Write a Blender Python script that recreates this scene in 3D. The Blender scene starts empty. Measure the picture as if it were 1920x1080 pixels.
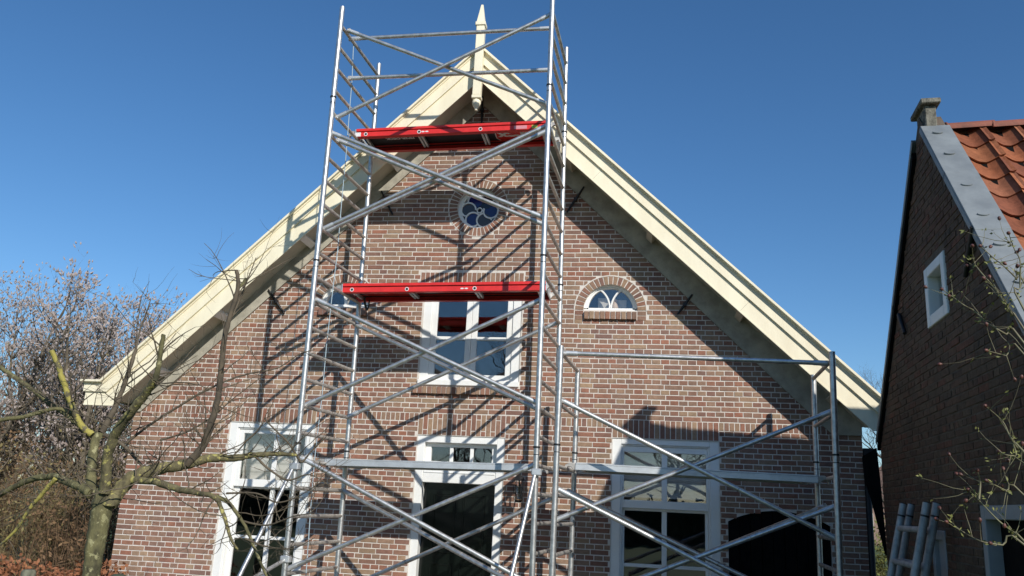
import bpy, bmesh, math, random
import numpy as np
from mathutils import Vector, Matrix
from mathutils.geometry import tessellate_polygon

scene = bpy.context.scene
col = scene.collection
R = math.radians

# ------------------------------------------------------------------ camera
CAM = Vector((0.9088, -10.5599, 1.6496))
YAW, PITCH, ROLL, FPX = -0.152164, 0.251006, 0.04794, 1577.683
fw = Vector((math.sin(YAW)*math.cos(PITCH), math.cos(YAW)*math.cos(PITCH), math.sin(PITCH)))
r0 = Vector((math.cos(YAW), -math.sin(YAW), 0)); u0 = r0.cross(fw)
rt = r0*math.cos(ROLL) + u0*math.sin(ROLL); up = -r0*math.sin(ROLL) + u0*math.cos(ROLL)
cd = bpy.data.cameras.new('camera'); cam = bpy.data.objects.new('camera', cd); col.objects.link(cam)
m = Matrix((rt, up, -fw)).transposed().to_4x4(); m.translation = CAM
cam.matrix_world = m
cd.sensor_width = 36; cd.lens = 36*FPX/1920; cd.clip_start = 0.05; cd.clip_end = 5000
scene.camera = cam
scene.render.resolution_x, scene.render.resolution_y = 1024, 576

# ------------------------------------------------------------------ sky, sun, exposure
SUN = Vector((0.72, -1.0, 0.71)).normalized()
w = bpy.data.worlds.new('World'); scene.world = w; w.use_nodes = True
nt = w.node_tree; bg = nt.nodes['Background']
sky = nt.nodes.new('ShaderNodeTexSky'); sky.sky_type = 'NISHITA'; sky.sun_disc = False
sky.sun_elevation = math.asin(SUN.z); sky.sun_rotation = math.atan2(SUN.x, SUN.y)
sky.altitude = 0; sky.air_density = 1.0; sky.dust_density = 0.25; sky.ozone_density = 5.0
hs = nt.nodes.new('ShaderNodeHueSaturation'); hs.inputs['Saturation'].default_value = 1.14   # phone-camera blue, the same all over the sky
nt.links.new(sky.outputs[0], hs.inputs['Color']); nt.links.new(hs.outputs[0], bg.inputs[0]); bg.inputs[1].default_value = 0.12
sd = bpy.data.lights.new('sun', 'SUN'); sd.energy = 4.5; sd.angle = R(0.53); sd.color = (1.0, 0.955, 0.88)
so = bpy.data.objects.new('sun', sd); col.objects.link(so)
so.rotation_euler = (-SUN).to_track_quat('-Z', 'Y').to_euler(); so.location = (6, -14, 12)
vs = scene.view_settings; vs.view_transform = 'Standard'; vs.look = 'None'; vs.gamma = 1; vs.exposure = 0.0
vs.use_curve_mapping = False

# ------------------------------------------------------------------ helpers
def at(u, v, Y):
    """point at depth Y seen at photo pixel (u, v)"""
    d = fw + rt*((u-960)/FPX) + up*((540-v)/FPX)
    return CAM + d*((Y-CAM.y)/d.y)
def on_plane(u, v, P0, n):
    d = fw + rt*((u-960)/FPX) + up*((540-v)/FPX)
    return CAM + d*((P0-CAM).dot(n)/d.dot(n))

def mat(name, base=(.5,.5,.5), rough=.6, metal=0.0, var=0.0, scale=8.0, bump=0.0, bscale=60.0, col2=None, stretch=None, spec=None):
    mt = bpy.data.materials.new(name); mt.use_nodes = True
    n = mt.node_tree.nodes; l = mt.node_tree.links; p = n['Principled BSDF']
    p.inputs['Base Color'].default_value = (*base, 1); p.inputs['Roughness'].default_value = rough
    p.inputs['Metallic'].default_value = metal
    if spec is not None: p.inputs['Specular IOR Level'].default_value = spec
    tc = n.new('ShaderNodeTexCoord'); mp = n.new('ShaderNodeMapping'); l.new(tc.outputs['Object'], mp.inputs[0])
    if stretch: mp.inputs['Scale'].default_value = stretch
    if var or col2:
        tx = n.new('ShaderNodeTexNoise'); tx.inputs['Scale'].default_value = scale; tx.inputs['Detail'].default_value = 6
        tx.inputs['Roughness'].default_value = .62
        l.new(mp.outputs[0], tx.inputs[0])
        rp = n.new('ShaderNodeValToRGB'); l.new(tx.outputs[0], rp.inputs[0])
        c2 = col2 if col2 else tuple(max(0, c*(1-var)) for c in base)
        c1 = base if col2 else tuple(min(1, c*(1+var)) for c in base)
        rp.color_ramp.elements[0].position = .36; rp.color_ramp.elements[0].color = (*c2, 1)
        rp.color_ramp.elements[1].position = .64; rp.color_ramp.elements[1].color = (*c1, 1)
        l.new(rp.outputs[0], p.inputs['Base Color'])
    if bump:
        t2 = n.new('ShaderNodeTexNoise'); t2.inputs['Scale'].default_value = bscale; t2.inputs['Detail'].default_value = 5
        l.new(mp.outputs[0], t2.inputs[0])
        b = n.new('ShaderNodeBump'); b.inputs['Strength'].default_value = bump; b.inputs['Distance'].default_value = .01
        l.new(t2.outputs[0], b.inputs['Height']); l.new(b.outputs[0], p.inputs['Normal'])
    return mt

def brick_mat(name, stops, source, dirt=(.75, 1.1), rough=.85):
    """fired clay: a colour per brick from a ramp, fine mottling, rough face"""
    mt = bpy.data.materials.new(name); mt.use_nodes = True
    n = mt.node_tree.nodes; l = mt.node_tree.links; p = n['Principled BSDF']; p.inputs['Roughness'].default_value = rough
    p.inputs['Specular IOR Level'].default_value = .2
    if source == 'object':
        s = n.new('ShaderNodeObjectInfo'); rnd = s.outputs['Random']
    else:
        s = n.new('ShaderNodeNewGeometry'); rnd = s.outputs['Random Per Island']
    rp = n.new('ShaderNodeValToRGB'); rp.color_ramp.interpolation = 'LINEAR'; l.new(rnd, rp.inputs[0])
    e = rp.color_ramp.elements
    for i, c in enumerate(stops):
        pos = i/(len(stops)-1)
        el = e[i] if i < 2 else e.new(pos)
        el.position = pos
    for i, c in enumerate(stops): e[i].color = (*c, 1)
    g = n.new('ShaderNodeNewGeometry')
    tx = n.new('ShaderNodeTexNoise'); tx.inputs['Scale'].default_value = 22; tx.inputs['Detail'].default_value = 8; tx.inputs['Roughness'].default_value = .7
    l.new(g.outputs['Position'], tx.inputs[0])
    mr = n.new('ShaderNodeMapRange'); mr.inputs[1].default_value = .3; mr.inputs[2].default_value = .7
    mr.inputs[3].default_value = dirt[0]; mr.inputs[4].default_value = dirt[1]; l.new(tx.outputs[0], mr.inputs[0])
    mpb = n.new('ShaderNodeMapping'); mpb.inputs['Scale'].default_value = (1.5, 1.5, .55); l.new(g.outputs['Position'], mpb.inputs[0])
    big = n.new('ShaderNodeTexNoise'); big.inputs['Scale'].default_value = 1.3; big.inputs['Detail'].default_value = 7; big.inputs['Roughness'].default_value = .6
    l.new(mpb.outputs[0], big.inputs[0])
    mr2 = n.new('ShaderNodeMapRange'); mr2.inputs[1].default_value = .35; mr2.inputs[2].default_value = .65
    mr2.inputs[3].default_value = .80; mr2.inputs[4].default_value = 1.13; l.new(big.outputs[0], mr2.inputs[0])
    mm = n.new('ShaderNodeMath'); mm.operation = 'MULTIPLY'; l.new(mr.outputs[0], mm.inputs[0]); l.new(mr2.outputs[0], mm.inputs[1])
    mx = n.new('ShaderNodeVectorMath'); mx.operation = 'SCALE'; l.new(rp.outputs[0], mx.inputs[0]); l.new(mm.outputs[0], mx.inputs['Scale'])
    ef = n.new('ShaderNodeTexNoise'); ef.inputs['Scale'].default_value = 2.4; ef.inputs['Detail'].default_value = 9; ef.inputs['Roughness'].default_value = .75; l.new(g.outputs['Position'], ef.inputs[0])
    er = n.new('ShaderNodeMapRange'); er.inputs[1].default_value = .56; er.inputs[2].default_value = .74; er.inputs[3].default_value = 0; er.inputs[4].default_value = .22; l.new(ef.outputs[0], er.inputs[0])
    me_ = n.new('ShaderNodeMix'); me_.data_type = 'RGBA'; l.new(er.outputs[0], me_.inputs[0]); l.new(mx.outputs[0], me_.inputs[6]); me_.inputs[7].default_value = (*[c*.5+.17*sum(stops[3])/.72 for c in stops[3]], 1)
    l.new(me_.outputs[2], p.inputs['Base Color'])
    t2 = n.new('ShaderNodeTexNoise'); t2.inputs['Scale'].default_value = 120; t2.inputs['Detail'].default_value = 4; l.new(g.outputs['Position'], t2.inputs[0])
    b = n.new('ShaderNodeBump'); b.inputs['Strength'].default_value = .55; b.inputs['Distance'].default_value = .006
    l.new(t2.outputs[0], b.inputs['Height']); l.new(b.outputs[0], p.inputs['Normal'])
    return mt

def glass_mat(name, tint=(1, 1, 1), refl=1.0):
    mt = bpy.data.materials.new(name); mt.use_nodes = True
    n = mt.node_tree.nodes; l = mt.node_tree.links
    for x in list(n): n.remove(x)
    o = n.new('ShaderNodeOutputMaterial'); mx = n.new('ShaderNodeMixShader'); f = n.new('ShaderNodeFresnel'); gb = n.new('ShaderNodeNewGeometry'); mi = n.new('ShaderNodeMapRange'); mi.inputs[3].default_value = 2.0*refl; mi.inputs[4].default_value = 1/(2.0*refl); l.new(gb.outputs['Backfacing'], mi.inputs[0]); l.new(mi.outputs[0], f.inputs[0])
    t = n.new('ShaderNodeBsdfTransparent'); t.inputs[0].default_value = (*tint, 1)
    g = n.new('ShaderNodeBsdfGlossy'); g.inputs['Roughness'].default_value = .004
    tn = n.new('ShaderNodeTexNoise'); tn.inputs['Scale'].default_value = 2.2
    b = n.new('ShaderNodeBump'); b.inputs['Strength'].default_value = .035; b.inputs['Distance'].default_value = .05
    tc = n.new('ShaderNodeTexCoord'); l.new(tc.outputs['Object'], tn.inputs[0]); l.new(tn.outputs[0], b.inputs['Height']); l.new(b.outputs[0], g.inputs['Normal'])
    l.new(f.outputs[0], mx.inputs[0]); l.new(t.outputs[0], mx.inputs[1]); l.new(g.outputs[0], mx.inputs[2]); l.new(mx.outputs[0], o.inputs[0])
    return mt

class MB:
    def __init__(s): s.v = []; s.f = []; s.sm = []
    def add(s, vs, fs, smooth=False):
        o = len(s.v); s.v += [tuple(v) for v in vs]; s.f += [tuple(i+o for i in f) for f in fs]; s.sm += [smooth]*len(fs)
        return s
    def box(s, x0, x1, y0, y1, z0, z1):
        return s.add([(x, y, z) for x in (x0, x1) for y in (y0, y1) for z in (z0, z1)],
              [(0,1,3,2), (4,6,7,5), (0,4,5,1), (2,3,7,6), (0,2,6,4), (1,5,7,3)])
    def obox(s, c, ax, ay, az):
        """box about centre c with half-axis vectors"""
        c = Vector(c)
        return s.add([c+ax*i+ay*j+az*k for i in (-1,1) for j in (-1,1) for k in (-1,1)],
              [(0,1,3,2), (4,6,7,5), (0,4,5,1), (2,3,7,6), (0,2,6,4), (1,5,7,3)])
    def prism(s, pts, y0, y1):
        """(x, z) outline extruded from y0 to y1"""
        n = len(pts); tri = tessellate_polygon([[Vector((p[0], p[1], 0)) for p in pts]])
        vs = [(p[0], y0, p[1]) for p in pts] + [(p[0], y1, p[1]) for p in pts]
        fs = [tuple(t) for t in tri] + [tuple(i+n for i in reversed(t)) for t in tri] + [(i, (i+1) % n, (i+1) % n+n, i+n) for i in range(n)]
        return s.add(vs, fs)
    def tube(s, path, rad, sides=8, cap=True, smooth=True):
        path = [Vector(p) for p in path]; n = len(path)
        if not hasattr(rad, '__len__'): rad = [rad]*n
        t0 = (path[1]-path[0]).normalized()
        a = t0.orthogonal().normalized(); vs = []
        for i, p in enumerate(path):
            t = (path[min(i+1, n-1)]-path[max(i-1, 0)])
            if t.length < 1e-9: t = t0
            t.normalize(); a = (a - t*a.dot(t))
            if a.length < 1e-6: a = t.orthogonal()
            a.normalize(); b = t.cross(a)
            for k in range(sides):
                q = 2*math.pi*k/sides; vs.append(p + (a*math.cos(q)+b*math.sin(q))*rad[i])
        fs = [(i*sides+k, i*sides+(k+1) % sides, (i+1)*sides+(k+1) % sides, (i+1)*sides+k) for i in range(n-1) for k in range(sides)]
        s.add(vs, fs, smooth)
        if cap: s.add(vs[:sides], [tuple(reversed(range(sides)))]); s.add(vs[-sides:], [tuple(range(sides))])
        return s
    def mesh(s, name):
        me = bpy.data.meshes.new(name); me.from_pydata(s.v, [], s.f)
        me.polygons.foreach_set('use_smooth', s.sm); me.update(); return me
    def build(s, name, material, parent=None, bevel=0.0, fix=True):
        me = s.mesh(name)
        if fix or bevel:
            bm = bmesh.new(); bm.from_mesh(me)
            if fix: bmesh.ops.recalc_face_normals(bm, faces=bm.faces)
            if bevel: bmesh.ops.bevel(bm, geom=bm.edges[:], offset=bevel, segments=1, affect='EDGES', clamp_overlap=True)
            bm.to_mesh(me); bm.free()
        if isinstance(material, (list, tuple)):
            for x in material: me.materials.append(x)
        else: me.materials.append(material)
        return link(bpy.data.objects.new(name, me), parent)

def link(o, parent=None):
    col.objects.link(o)
    if parent is not None: o.parent = parent
    return o
def tag(o, label=None, cat=None, group=None, kind=None):
    if label: o['label'] = label
    if cat: o['category'] = cat
    if group: o['group'] = group
    if kind: o['kind'] = kind
    return o
def thing(name, label, cat, group=None, loc=(0, 0, 0)):
    o = bpy.data.objects.new(name, None); o.empty_display_size = .1; o.location = loc
    return tag(link(o), label, cat, group)
def boxes(name, lst, material, parent=None, bevel=0.0):
    b = MB()
    for q in lst: b.box(*q)
    return b.build(name, material, parent, bevel)
def disc_pts(cx, cz, r, n=40, a0=0, a1=2*math.pi, end=False):
    k = n if not end else n-1
    return [(cx+r*math.cos(a0+(a1-a0)*i/k), cz+r*math.sin(a0+(a1-a0)*i/k)) for i in range(n)]
def ring(mb, cx, cz, r_in, r_out, y0, y1, n=40, a0=0., a1=2*math.pi):
    full = abs(a1-a0) > 6.28; k = n if full else n+1
    vs = []
    for i in range(k):
        a = a0+(a1-a0)*i/n; c, s = math.cos(a), math.sin(a)
        vs += [(cx+r_in*c, y0, cz+r_in*s), (cx+r_out*c, y0, cz+r_out*s), (cx+r_out*c, y1, cz+r_out*s), (cx+r_in*c, y1, cz+r_in*s)]
    fs = []
    for i in range(n):
        j = (i+1) % k
        for q in range(4): fs.append((i*4+q, i*4+(q+1) % 4, j*4+(q+1) % 4, j*4+q))
    if not full: fs += [(0, 1, 2, 3), (n*4+3, n*4+2, n*4+1, n*4)]
    return mb.add(vs, fs)

# ------------------------------------------------------------------ materials
BR = [(.235,.125,.092), (.295,.158,.112), (.265,.165,.12), (.345,.22,.15), (.215,.127,.103), (.315,.155,.105), (.29,.178,.128), (.37,.25,.16), (.24,.14,.108), (.33,.146,.096), (.30,.192,.135), (.335,.235,.155)]
M = {}
M['brick_i'] = brick_mat('house_brick_single', BR, 'object')
M['brick_j'] = brick_mat('house_brick_joined', BR, 'island')
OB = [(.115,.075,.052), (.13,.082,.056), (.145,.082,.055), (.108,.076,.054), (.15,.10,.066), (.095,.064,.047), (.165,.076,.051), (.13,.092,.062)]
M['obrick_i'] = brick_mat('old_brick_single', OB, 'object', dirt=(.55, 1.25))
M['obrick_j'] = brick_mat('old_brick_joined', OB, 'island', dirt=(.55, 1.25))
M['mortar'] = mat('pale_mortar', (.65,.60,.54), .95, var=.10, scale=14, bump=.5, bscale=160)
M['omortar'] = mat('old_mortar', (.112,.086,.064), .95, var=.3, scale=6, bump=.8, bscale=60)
M['white'] = mat('white_paint', (.80,.80,.77), .42, var=.035, scale=5, bump=.05, bscale=40)
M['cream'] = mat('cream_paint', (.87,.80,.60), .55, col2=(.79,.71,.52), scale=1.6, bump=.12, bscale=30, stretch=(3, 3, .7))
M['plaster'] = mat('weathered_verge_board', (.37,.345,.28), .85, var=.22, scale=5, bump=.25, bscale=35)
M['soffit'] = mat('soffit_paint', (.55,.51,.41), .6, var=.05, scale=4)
M['alu'] = mat('aluminium_tube', (.68,.68,.66), .42, 0.85, col2=(.46,.46,.45), scale=16, bump=.08, bscale=30)
M['alu_old'] = mat('worn_aluminium', (.50,.47,.43), .52, 0.65, var=.25, scale=10, bump=.1, bscale=40)
M['alu_flat'] = mat('mill_aluminium', (.60,.62,.63), .5, 0.7, var=.1, scale=7)
M['alu_dull'] = mat('dull_aluminium', (.36,.37,.37), .6, .45, var=.2, scale=12, bump=.1, bscale=40)
M['black'] = mat('black_plastic', (.012,.012,.013), .5)
M['iron'] = mat('black_iron', (.012,.012,.013), .55, var=.2, scale=20)
M['red'] = mat('red_lacquer', (.72,.030,.026), .38, col2=(.60,.024,.022), scale=9, bump=.05, bscale=20)
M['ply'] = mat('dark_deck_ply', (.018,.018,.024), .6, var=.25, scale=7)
M['dgreen'] = mat('black_green_gloss', (.004,.006,.005), .16)
M['tar'] = mat('tarred_timber', (.006,.006,.006), .85, var=.3, scale=9, bump=.2, bscale=40, spec=.08)
M['glass'] = glass_mat('window_glass')
M['blue_glass'] = mat('blue_leaded_glass', (.012,.022,.11), .08)
M['grey_glass'] = mat('grey_leaded_glass', (.055,.05,.045), .08)
M['dark_glass'] = mat('dark_leaded_glass', (.012,.012,.014), .08)
M['zinc'] = mat('zinc_sheet', (.27,.295,.30), .55, .2, col2=(.19,.21,.22), scale=3.5, bump=.06, bscale=12)
M['stone'] = mat('lichen_stone', (.22,.21,.17), .95, col2=(.075,.07,.055), scale=18, bump=.6, bscale=60)
M['tile'] = mat('ridge_clay', (.27,.085,.05), .75, col2=(.16,.06,.04), scale=5, bump=.2, bscale=40)
M['tile_dark'] = mat('dark_roof_tile', (.10,.075,.06), .8, var=.3, scale=6, bump=.3)
M['grey_paint'] = mat('grey_paint', (.30,.31,.32), .55, var=.05)
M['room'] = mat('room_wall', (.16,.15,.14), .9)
M['blind'] = mat('linen_blind', (.55,.53,.48), .9, var=.06, scale=10)

def lichen_mat(name, bark, bark2, lich, amount, lscale=7.0):
    mt = mat(name, bark, .9, col2=bark2, scale=14, bump=.8, bscale=45, stretch=(1, 1, .5))
    n = mt.node_tree.nodes; l = mt.node_tree.links; p = n['Principled BSDF']
    src = p.inputs['Base Color'].links[0].from_socket
    g = n.new('ShaderNodeNewGeometry'); tx = n.new('ShaderNodeTexNoise'); tx.inputs['Scale'].default_value = lscale; tx.inputs['Detail'].default_value = 8; tx.inputs['Roughness'].default_value = .7
    l.new(g.outputs['Position'], tx.inputs[0])
    rp = n.new('ShaderNodeValToRGB'); rp.color_ramp.elements[0].position = amount; rp.color_ramp.elements[1].position = amount+.06
    l.new(tx.outputs[0], rp.inputs[0])
    mx = n.new('ShaderNodeMix'); mx.data_type = 'RGBA'
    l.new(rp.outputs[0], mx.inputs[0]); l.new(src, mx.inputs[6]); mx.inputs[7].default_value = (*lich, 1)
    l.new(mx.outputs[2], p.inputs['Base Color'])
    return mt
M['bark'] = lichen_mat('fruit_tree_bark', (.165,.15,.065), (.055,.05,.025), (.31,.29,.15), .56, 18)
M['bark_l'] = lichen_mat('lichened_bark', (.16,.14,.075), (.06,.05,.03), (.37,.32,.08), .47, 12)
M['bark_m'] = lichen_mat('spotted_bark', (.18,.155,.075), (.07,.06,.032), (.38,.34,.11), .54, 20)
M['bark_d'] = lichen_mat('young_bark', (.11,.085,.055), (.05,.04,.028), (.26,.25,.10), .64, 16)
M['twig'] = mat('dark_twig', (.105,.083,.055), .85, var=.3, scale=5)
M['twig_far'] = mat('grey_twig', (.10,.085,.07), .9, var=.3, scale=1)

# ------------------------------------------------------------------ ground
grass = mat('grass', (.075,.115,.03), .95, col2=(.045,.07,.02), scale=2.2, bump=.6, bscale=30)
gm = MB(); gm.add([(-1500,-1500,0), (1500,-1500,0), (1500,1500,0), (-1500,1500,0)], [(0,1,2,3)])
tag(gm.build('ground', grass, fix=False), kind='structure')
pave = mat('yard_paving', (.20,.17,.15), .9, col2=(.12,.105,.095), scale=7, bump=.5, bscale=25)
tag(boxes('yard_paving', [(-5.0, 9.5, -2.6, -.02, -.05, .02)], pave), kind='structure')

# ------------------------------------------------------------------ farmhouse
X0 = -1.22                     # gable axis
XL, XR = -5.768, 3.559         # wall corners
house = thing('farmhouse', 'brick farmhouse with cream bargeboards and a finial, behind the tall scaffold', 'house', loc=(X0, 0, 0))
hinv = Matrix.Translation((-X0, 0, 0))
def hp(o):                      # keep world coordinates when parenting to the house empty
    o.parent = house; o.matrix_parent_inverse = hinv; return o

LW = (-4.38, -3.205, .33, 2.53)      # left window  x0 x1 z0 z1
RW = (.627, 1.908, .33, 2.495)
DR = (-1.835, -.708, .04, 2.447)
UW = (-1.88, -.567, 3.10, 4.45)
RND = (-1.222, 5.505)
HR, HL = (.575, 4.105), (-2.982, 4.105)
HRAD, ARAD = .345, .452
AD = (2.0, 3.16, 1.57, 1.715)

def arch_loop(cx, cz, r, n=24, drop=0.0):
    pts = disc_pts(cx, cz, r, n, 0, math.pi, True)
    return pts if not drop else [(cx+r, cz-drop)] + pts + [(cx-r, cz-drop)]
def rect(x0, x1, z0, z1): return [(x0, z0), (x1, z0), (x1, z1), (x0, z1)]
adoor = [(AD[0], .03), (AD[1], .03), (AD[1], AD[2])] + [(AD[1]-(AD[1]-AD[0])*t, AD[2]+(AD[3]-AD[2])*math.sin(math.pi*t)**.8) for t in [i/14 for i in range(1, 14)]] + [(AD[0], AD[2])]
holes = [rect(*LW), rect(*RW), rect(*DR), rect(*UW), disc_pts(RND[0], RND[1], .288, 40), arch_loop(*HR, HRAD), arch_loop(*HL, HRAD), adoor]
outer = [(XL, 0), (XR, 0), (XR, 2.72), (X0, 7.22), (XL, 2.72)]
loops = [outer]+holes
tri = tessellate_polygon([[Vector((x, z, 0)) for x, z in lp] for lp in loops])
flat = [p for lp in loops for p in lp]; nf = len(flat)
wm = MB(); wm.add([(x, 0, z) for x, z in flat] + [(x, .28, z) for x, z in flat], [tuple(t) for t in tri] + [tuple(i+nf for i in t) for t in tri])
o = 0
rim = []
for lp in loops:
    n = len(lp); rim += [(o+i, o+(i+1) % n, o+(i+1) % n+nf, o+i+nf) for i in range(n)]; o += n
base = len(wm.v)-2*nf
wm.f += [tuple(i+base for i in f) for f in rim]; wm.sm += [False]*len(rim)
wall = hp(wm.build('wall', M['mortar']))
wall['label'] = 'brown brick gable wall with pale pointed joints'

rng = random.Random(7)
C, BANDZ, BANDT = .06325, 2.62, 2.725
HD = .11; JT = .0105; BH = C-.0113

def openings(z0, z1):
    zm = (z0+z1)/2; r = []
    for (a, b, c, d) in ((LW[0], LW[1], LW[2], BANDZ), (RW[0], RW[1], RW[2], BANDZ), (DR[0], DR[1], 0, BANDT), (UW[0]-.012, UW[1]+.012, 3.066, 4.45), (-1.95, -.552, 4.45, 4.598), (-1.94, -.54, 2.965, 3.066)):
        if zm > c and zm < d: r.append((a, b))
    def circ(cx, cz, rad):
        h = abs(zm-cz)
        if h < rad: q = math.sqrt(rad*rad-h*h); r.append((cx-q, cx+q))
    circ(*RND, .412)
    for cx, cz in (HR, HL):
        if zm >= cz: circ(cx, cz, ARAD+.012)
        elif zm > 3.975: r.append((cx-ARAD-.008, cx+ARAD+.008))
    if zm < AD[3]:
        if zm < AD[2]: r.append((AD[0]+.004, AD[1]-.004))
        else:
            t = (z1-AD[2])/(AD[3]-AD[2]+.03); q = (AD[1]-AD[0])/2*math.sqrt(max(0, 1-t*t)); c = (AD[0]+AD[1])/2; r.append((c-q, c+q))
    return r
bricks = []
def course(z0, i, style):
    z1 = z0+C; a, b = XL, XR
    lim = (7.08-z0)/.985 if z0 > 2.56 else 99
    a = max(a, X0-lim); b = min(b, X0+lim)
    if b-a < .1: return
    ops = sorted(openings(z0, z1)); xs = []
    x = XL
    if style == 's': seq = None; mod = 2*HD; x = XL
    if style == 's2': xs.append(x); x += HD*1.5 if i % 4 < 2 else HD; mod = 2*HD
    if style == 'h': xs += [x, x+HD]; x += HD*2.5; mod = HD
    if style == 's': mod = 2*HD
    while x < XR: xs.append(x); x += mod*(1+rng.uniform(-.012, .012))
    xs.append(XR+JT)
    if xs[-1]-xs[-2] < .06: xs.pop(-2)
    for p, q in zip(xs[:-1], xs[1:]):
        p0, q0 = max(p, a), min(q-JT, b)
        segs = [(p0, q0)]
        for (oa, ob) in ops:
            ns = []
            for s, e in segs:
                if ob <= s or oa >= e: ns.append((s, e)); continue
                if oa-JT*.6 > s: ns.append((s, oa-JT*.6))
                if ob+JT*.6 < e: ns.append((ob+JT*.6, e))
            segs = ns
        for s, e in segs:
            if e-s > .028:
                dz = .0035*math.sin(1.6*s+1.1*z0)+.002*math.sin(4.3*s-2.7*z0)+rng.uniform(-.0014, .0014)
                bricks.append((s, e, z0+.006+dz, z0+.006+dz+BH+rng.uniform(-.002, .0012)))
k = 0
z = BANDZ
for k in range(41):
    z = BANDZ-(k+1)*C
    course(z, k, 'h' if k % 2 == 0 else 's')
for j in range(69):
    z = BANDT+j*C
    if z > 7.0: break
    course(z, j, ('s' if j % 2 == 0 else 'h') if j < 30 else ('s' if j % 2 == 0 else 's2'))

def brick_verts(l, h, d0, d1, rg, w=.0033):
    """front face slightly smaller and irregular; origin at the brick's lower left on the wall face"""
    j = lambda: rg.uniform(-w, w)
    e = .003
    f = [(e+j(), -d1+j()*.6, e+j()), (l-e+j(), -d1+j()*.6, e+j()), (l-e+j(), -d1+j()*.6, h-e+j()), (e+j(), -d1+j()*.6, h-e+j())]
    mb_ = [(0, -d1*.45, 0), (l, -d1*.45, 0), (l, -d1*.45, h), (0, -d1*.45, h)]
    bk = [(0, d0, 0), (l, d0, 0), (l, d0, h), (0, d0, h)]
    return f+mb_+bk
BF = [(0,1,2,3)] + [(i+4, (i+1) % 4+4, (i+1) % 4, i) for i in range(4)] + [(i+8, (i+1) % 4+8, (i+1) % 4+4, i+4) for i in range(4)]
def shared_bricks(name, l, h, d0, d1, material, count, seed):
    rg = random.Random(seed); out = []
    for i in range(count):
        me = bpy.data.meshes.new(name); me.from_pydata(brick_verts(l, h, d0, d1, rg), [], BF); me.materials.append(material); out.append(me)
    return out
def place(me, name, parent, mtx):
    ob = bpy.data.objects.new(name, me); ob.parent = parent; ob.matrix_basis = mtx; col.objects.link(ob); return ob
PROUD = .0035
def proj_px(p):
    d = Vector(p)-CAM; zc = d.dot(fw); return 960+FPX*d.dot(rt)/zc, 540-FPX*d.dot(up)/zc
def shown(b):
    u, v = proj_px(((b[0]+b[1])/2, 0, (b[2]+b[3])/2))
    if not (10 < u < 1605 and 10 < v < 1072): return 0
    ua, va = proj_px((b[0], 0, b[2])); ub, vb = proj_px((b[1], 0, b[3]))
    return abs((ub-ua)*(vb-va))
order = sorted(range(len(bricks)), key=lambda i: -shown(bricks[i]))
single = set(order[:300])
vS = shared_bricks('brick', .2085, BH, .004, PROUD, M['brick_i'], 6, 1)
vH = shared_bricks('brick', .0985, BH, .004, PROUD, M['brick_i'], 6, 2)
bj = MB()
rg2 = random.Random(3)
for i, (a, b, z0, z1) in enumerate(bricks):
    if i in single:
        l = b-a; src, ref = (vS, .2085) if l > .15 else (vH, .0985)
        place(rng.choice(src), 'brick', wall, Matrix.Translation((a, rng.uniform(-.0015, .001), z0)) @ Matrix.Diagonal((l/ref, 1, 1, 1)))
    else:
        dy = rg2.uniform(-.0015, .001)
        bj.add([(x+a, y+dy, z+z0) for x, y, z in brick_verts(b-a, z1-z0, .004, PROUD, rg2)], BF)
ob = bj.build('brickwork', M['brick_j'], wall, fix=False); tag(ob, kind='stuff')
# soldier band and lintels
def soldiers(name, x0, x1, z0, z1, pitch, proud=PROUD, tilt=0.0, parent=None, split=False):
    n = max(1, round((x1-x0)/pitch)); p = (x1-x0)/n; g = .0105
    src = shared_bricks(name, p-g, z1-z0-g, .004, proud, M['brick_i'], 4, int(abs(x0*97))+n)
    for i in range(n):
        x = x0+i*p+g/2
        if split:
            hh = z1-z0
            cut = hh*.24 if i % 2 else hh*.76
            for za, zb in ((z0, z0+cut), (z0+cut, z1)):
                place(rng.choice(src), name, parent, Matrix.Translation((x, rng.uniform(-.001, .001), za+g/2)) @ Matrix.Diagonal((1, 1, (zb-za-g)/(z1-z0-g), 1)))
        else:
            place(rng.choice(src), name, parent, Matrix.Translation((x, rng.uniform(-.001, .001), z0+g/2)))
soldiers('soldier_brick', -5.66, LW[0], BANDZ, BANDT, .0635, parent=wall)
soldiers('soldier_brick', LW[0], LW[1], LW[3]+.004, BANDT, .0635, parent=wall)
soldiers('soldier_brick', LW[1], DR[0], BANDZ, BANDT, .0635, parent=wall)
soldiers('soldier_brick', DR[0], DR[1], DR[3]+.004, BANDT, .0635, parent=wall, split=True)
soldiers('soldier_brick', DR[1], RW[0], BANDZ, BANDT, .0635, parent=wall)
soldiers('soldier_brick', RW[0], RW[1], RW[3]+.004, BANDT, .0635, parent=wall)
soldiers('soldier_brick', RW[1], 3.22, BANDZ, BANDT, .0635, parent=wall)
soldiers('lintel_brick', -1.947, -.557, 4.452, 4.596, .0635, parent=wall)
# projecting brick sills
def sill(x0, x1, z0, z1, n):
    p = (x1-x0)/n
    src = shared_bricks('sill_brick', p-.008, z1-z0, .02, .048, M['brick_i'], 4, n)
    for i in range(n): place(rng.choice(src), 'sill_brick', wall, Matrix.Translation((x0+i*p+.004, rng.uniform(-.002, .002), z0)))
    b = MB(); b.box(x0+.01, x1-.01, -.036, .0, z0+.006, z1-.002); b.build('sill_bed', M['mortar'], wall)
sill(-1.935, -.545, 2.972, 3.064, 22)
sill(HR[0]-.337, HR[0]+.337, 3.982, 4.082, 10)
sill(HL[0]-.337, HL[0]+.337, 3.982, 4.082, 10)
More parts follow.
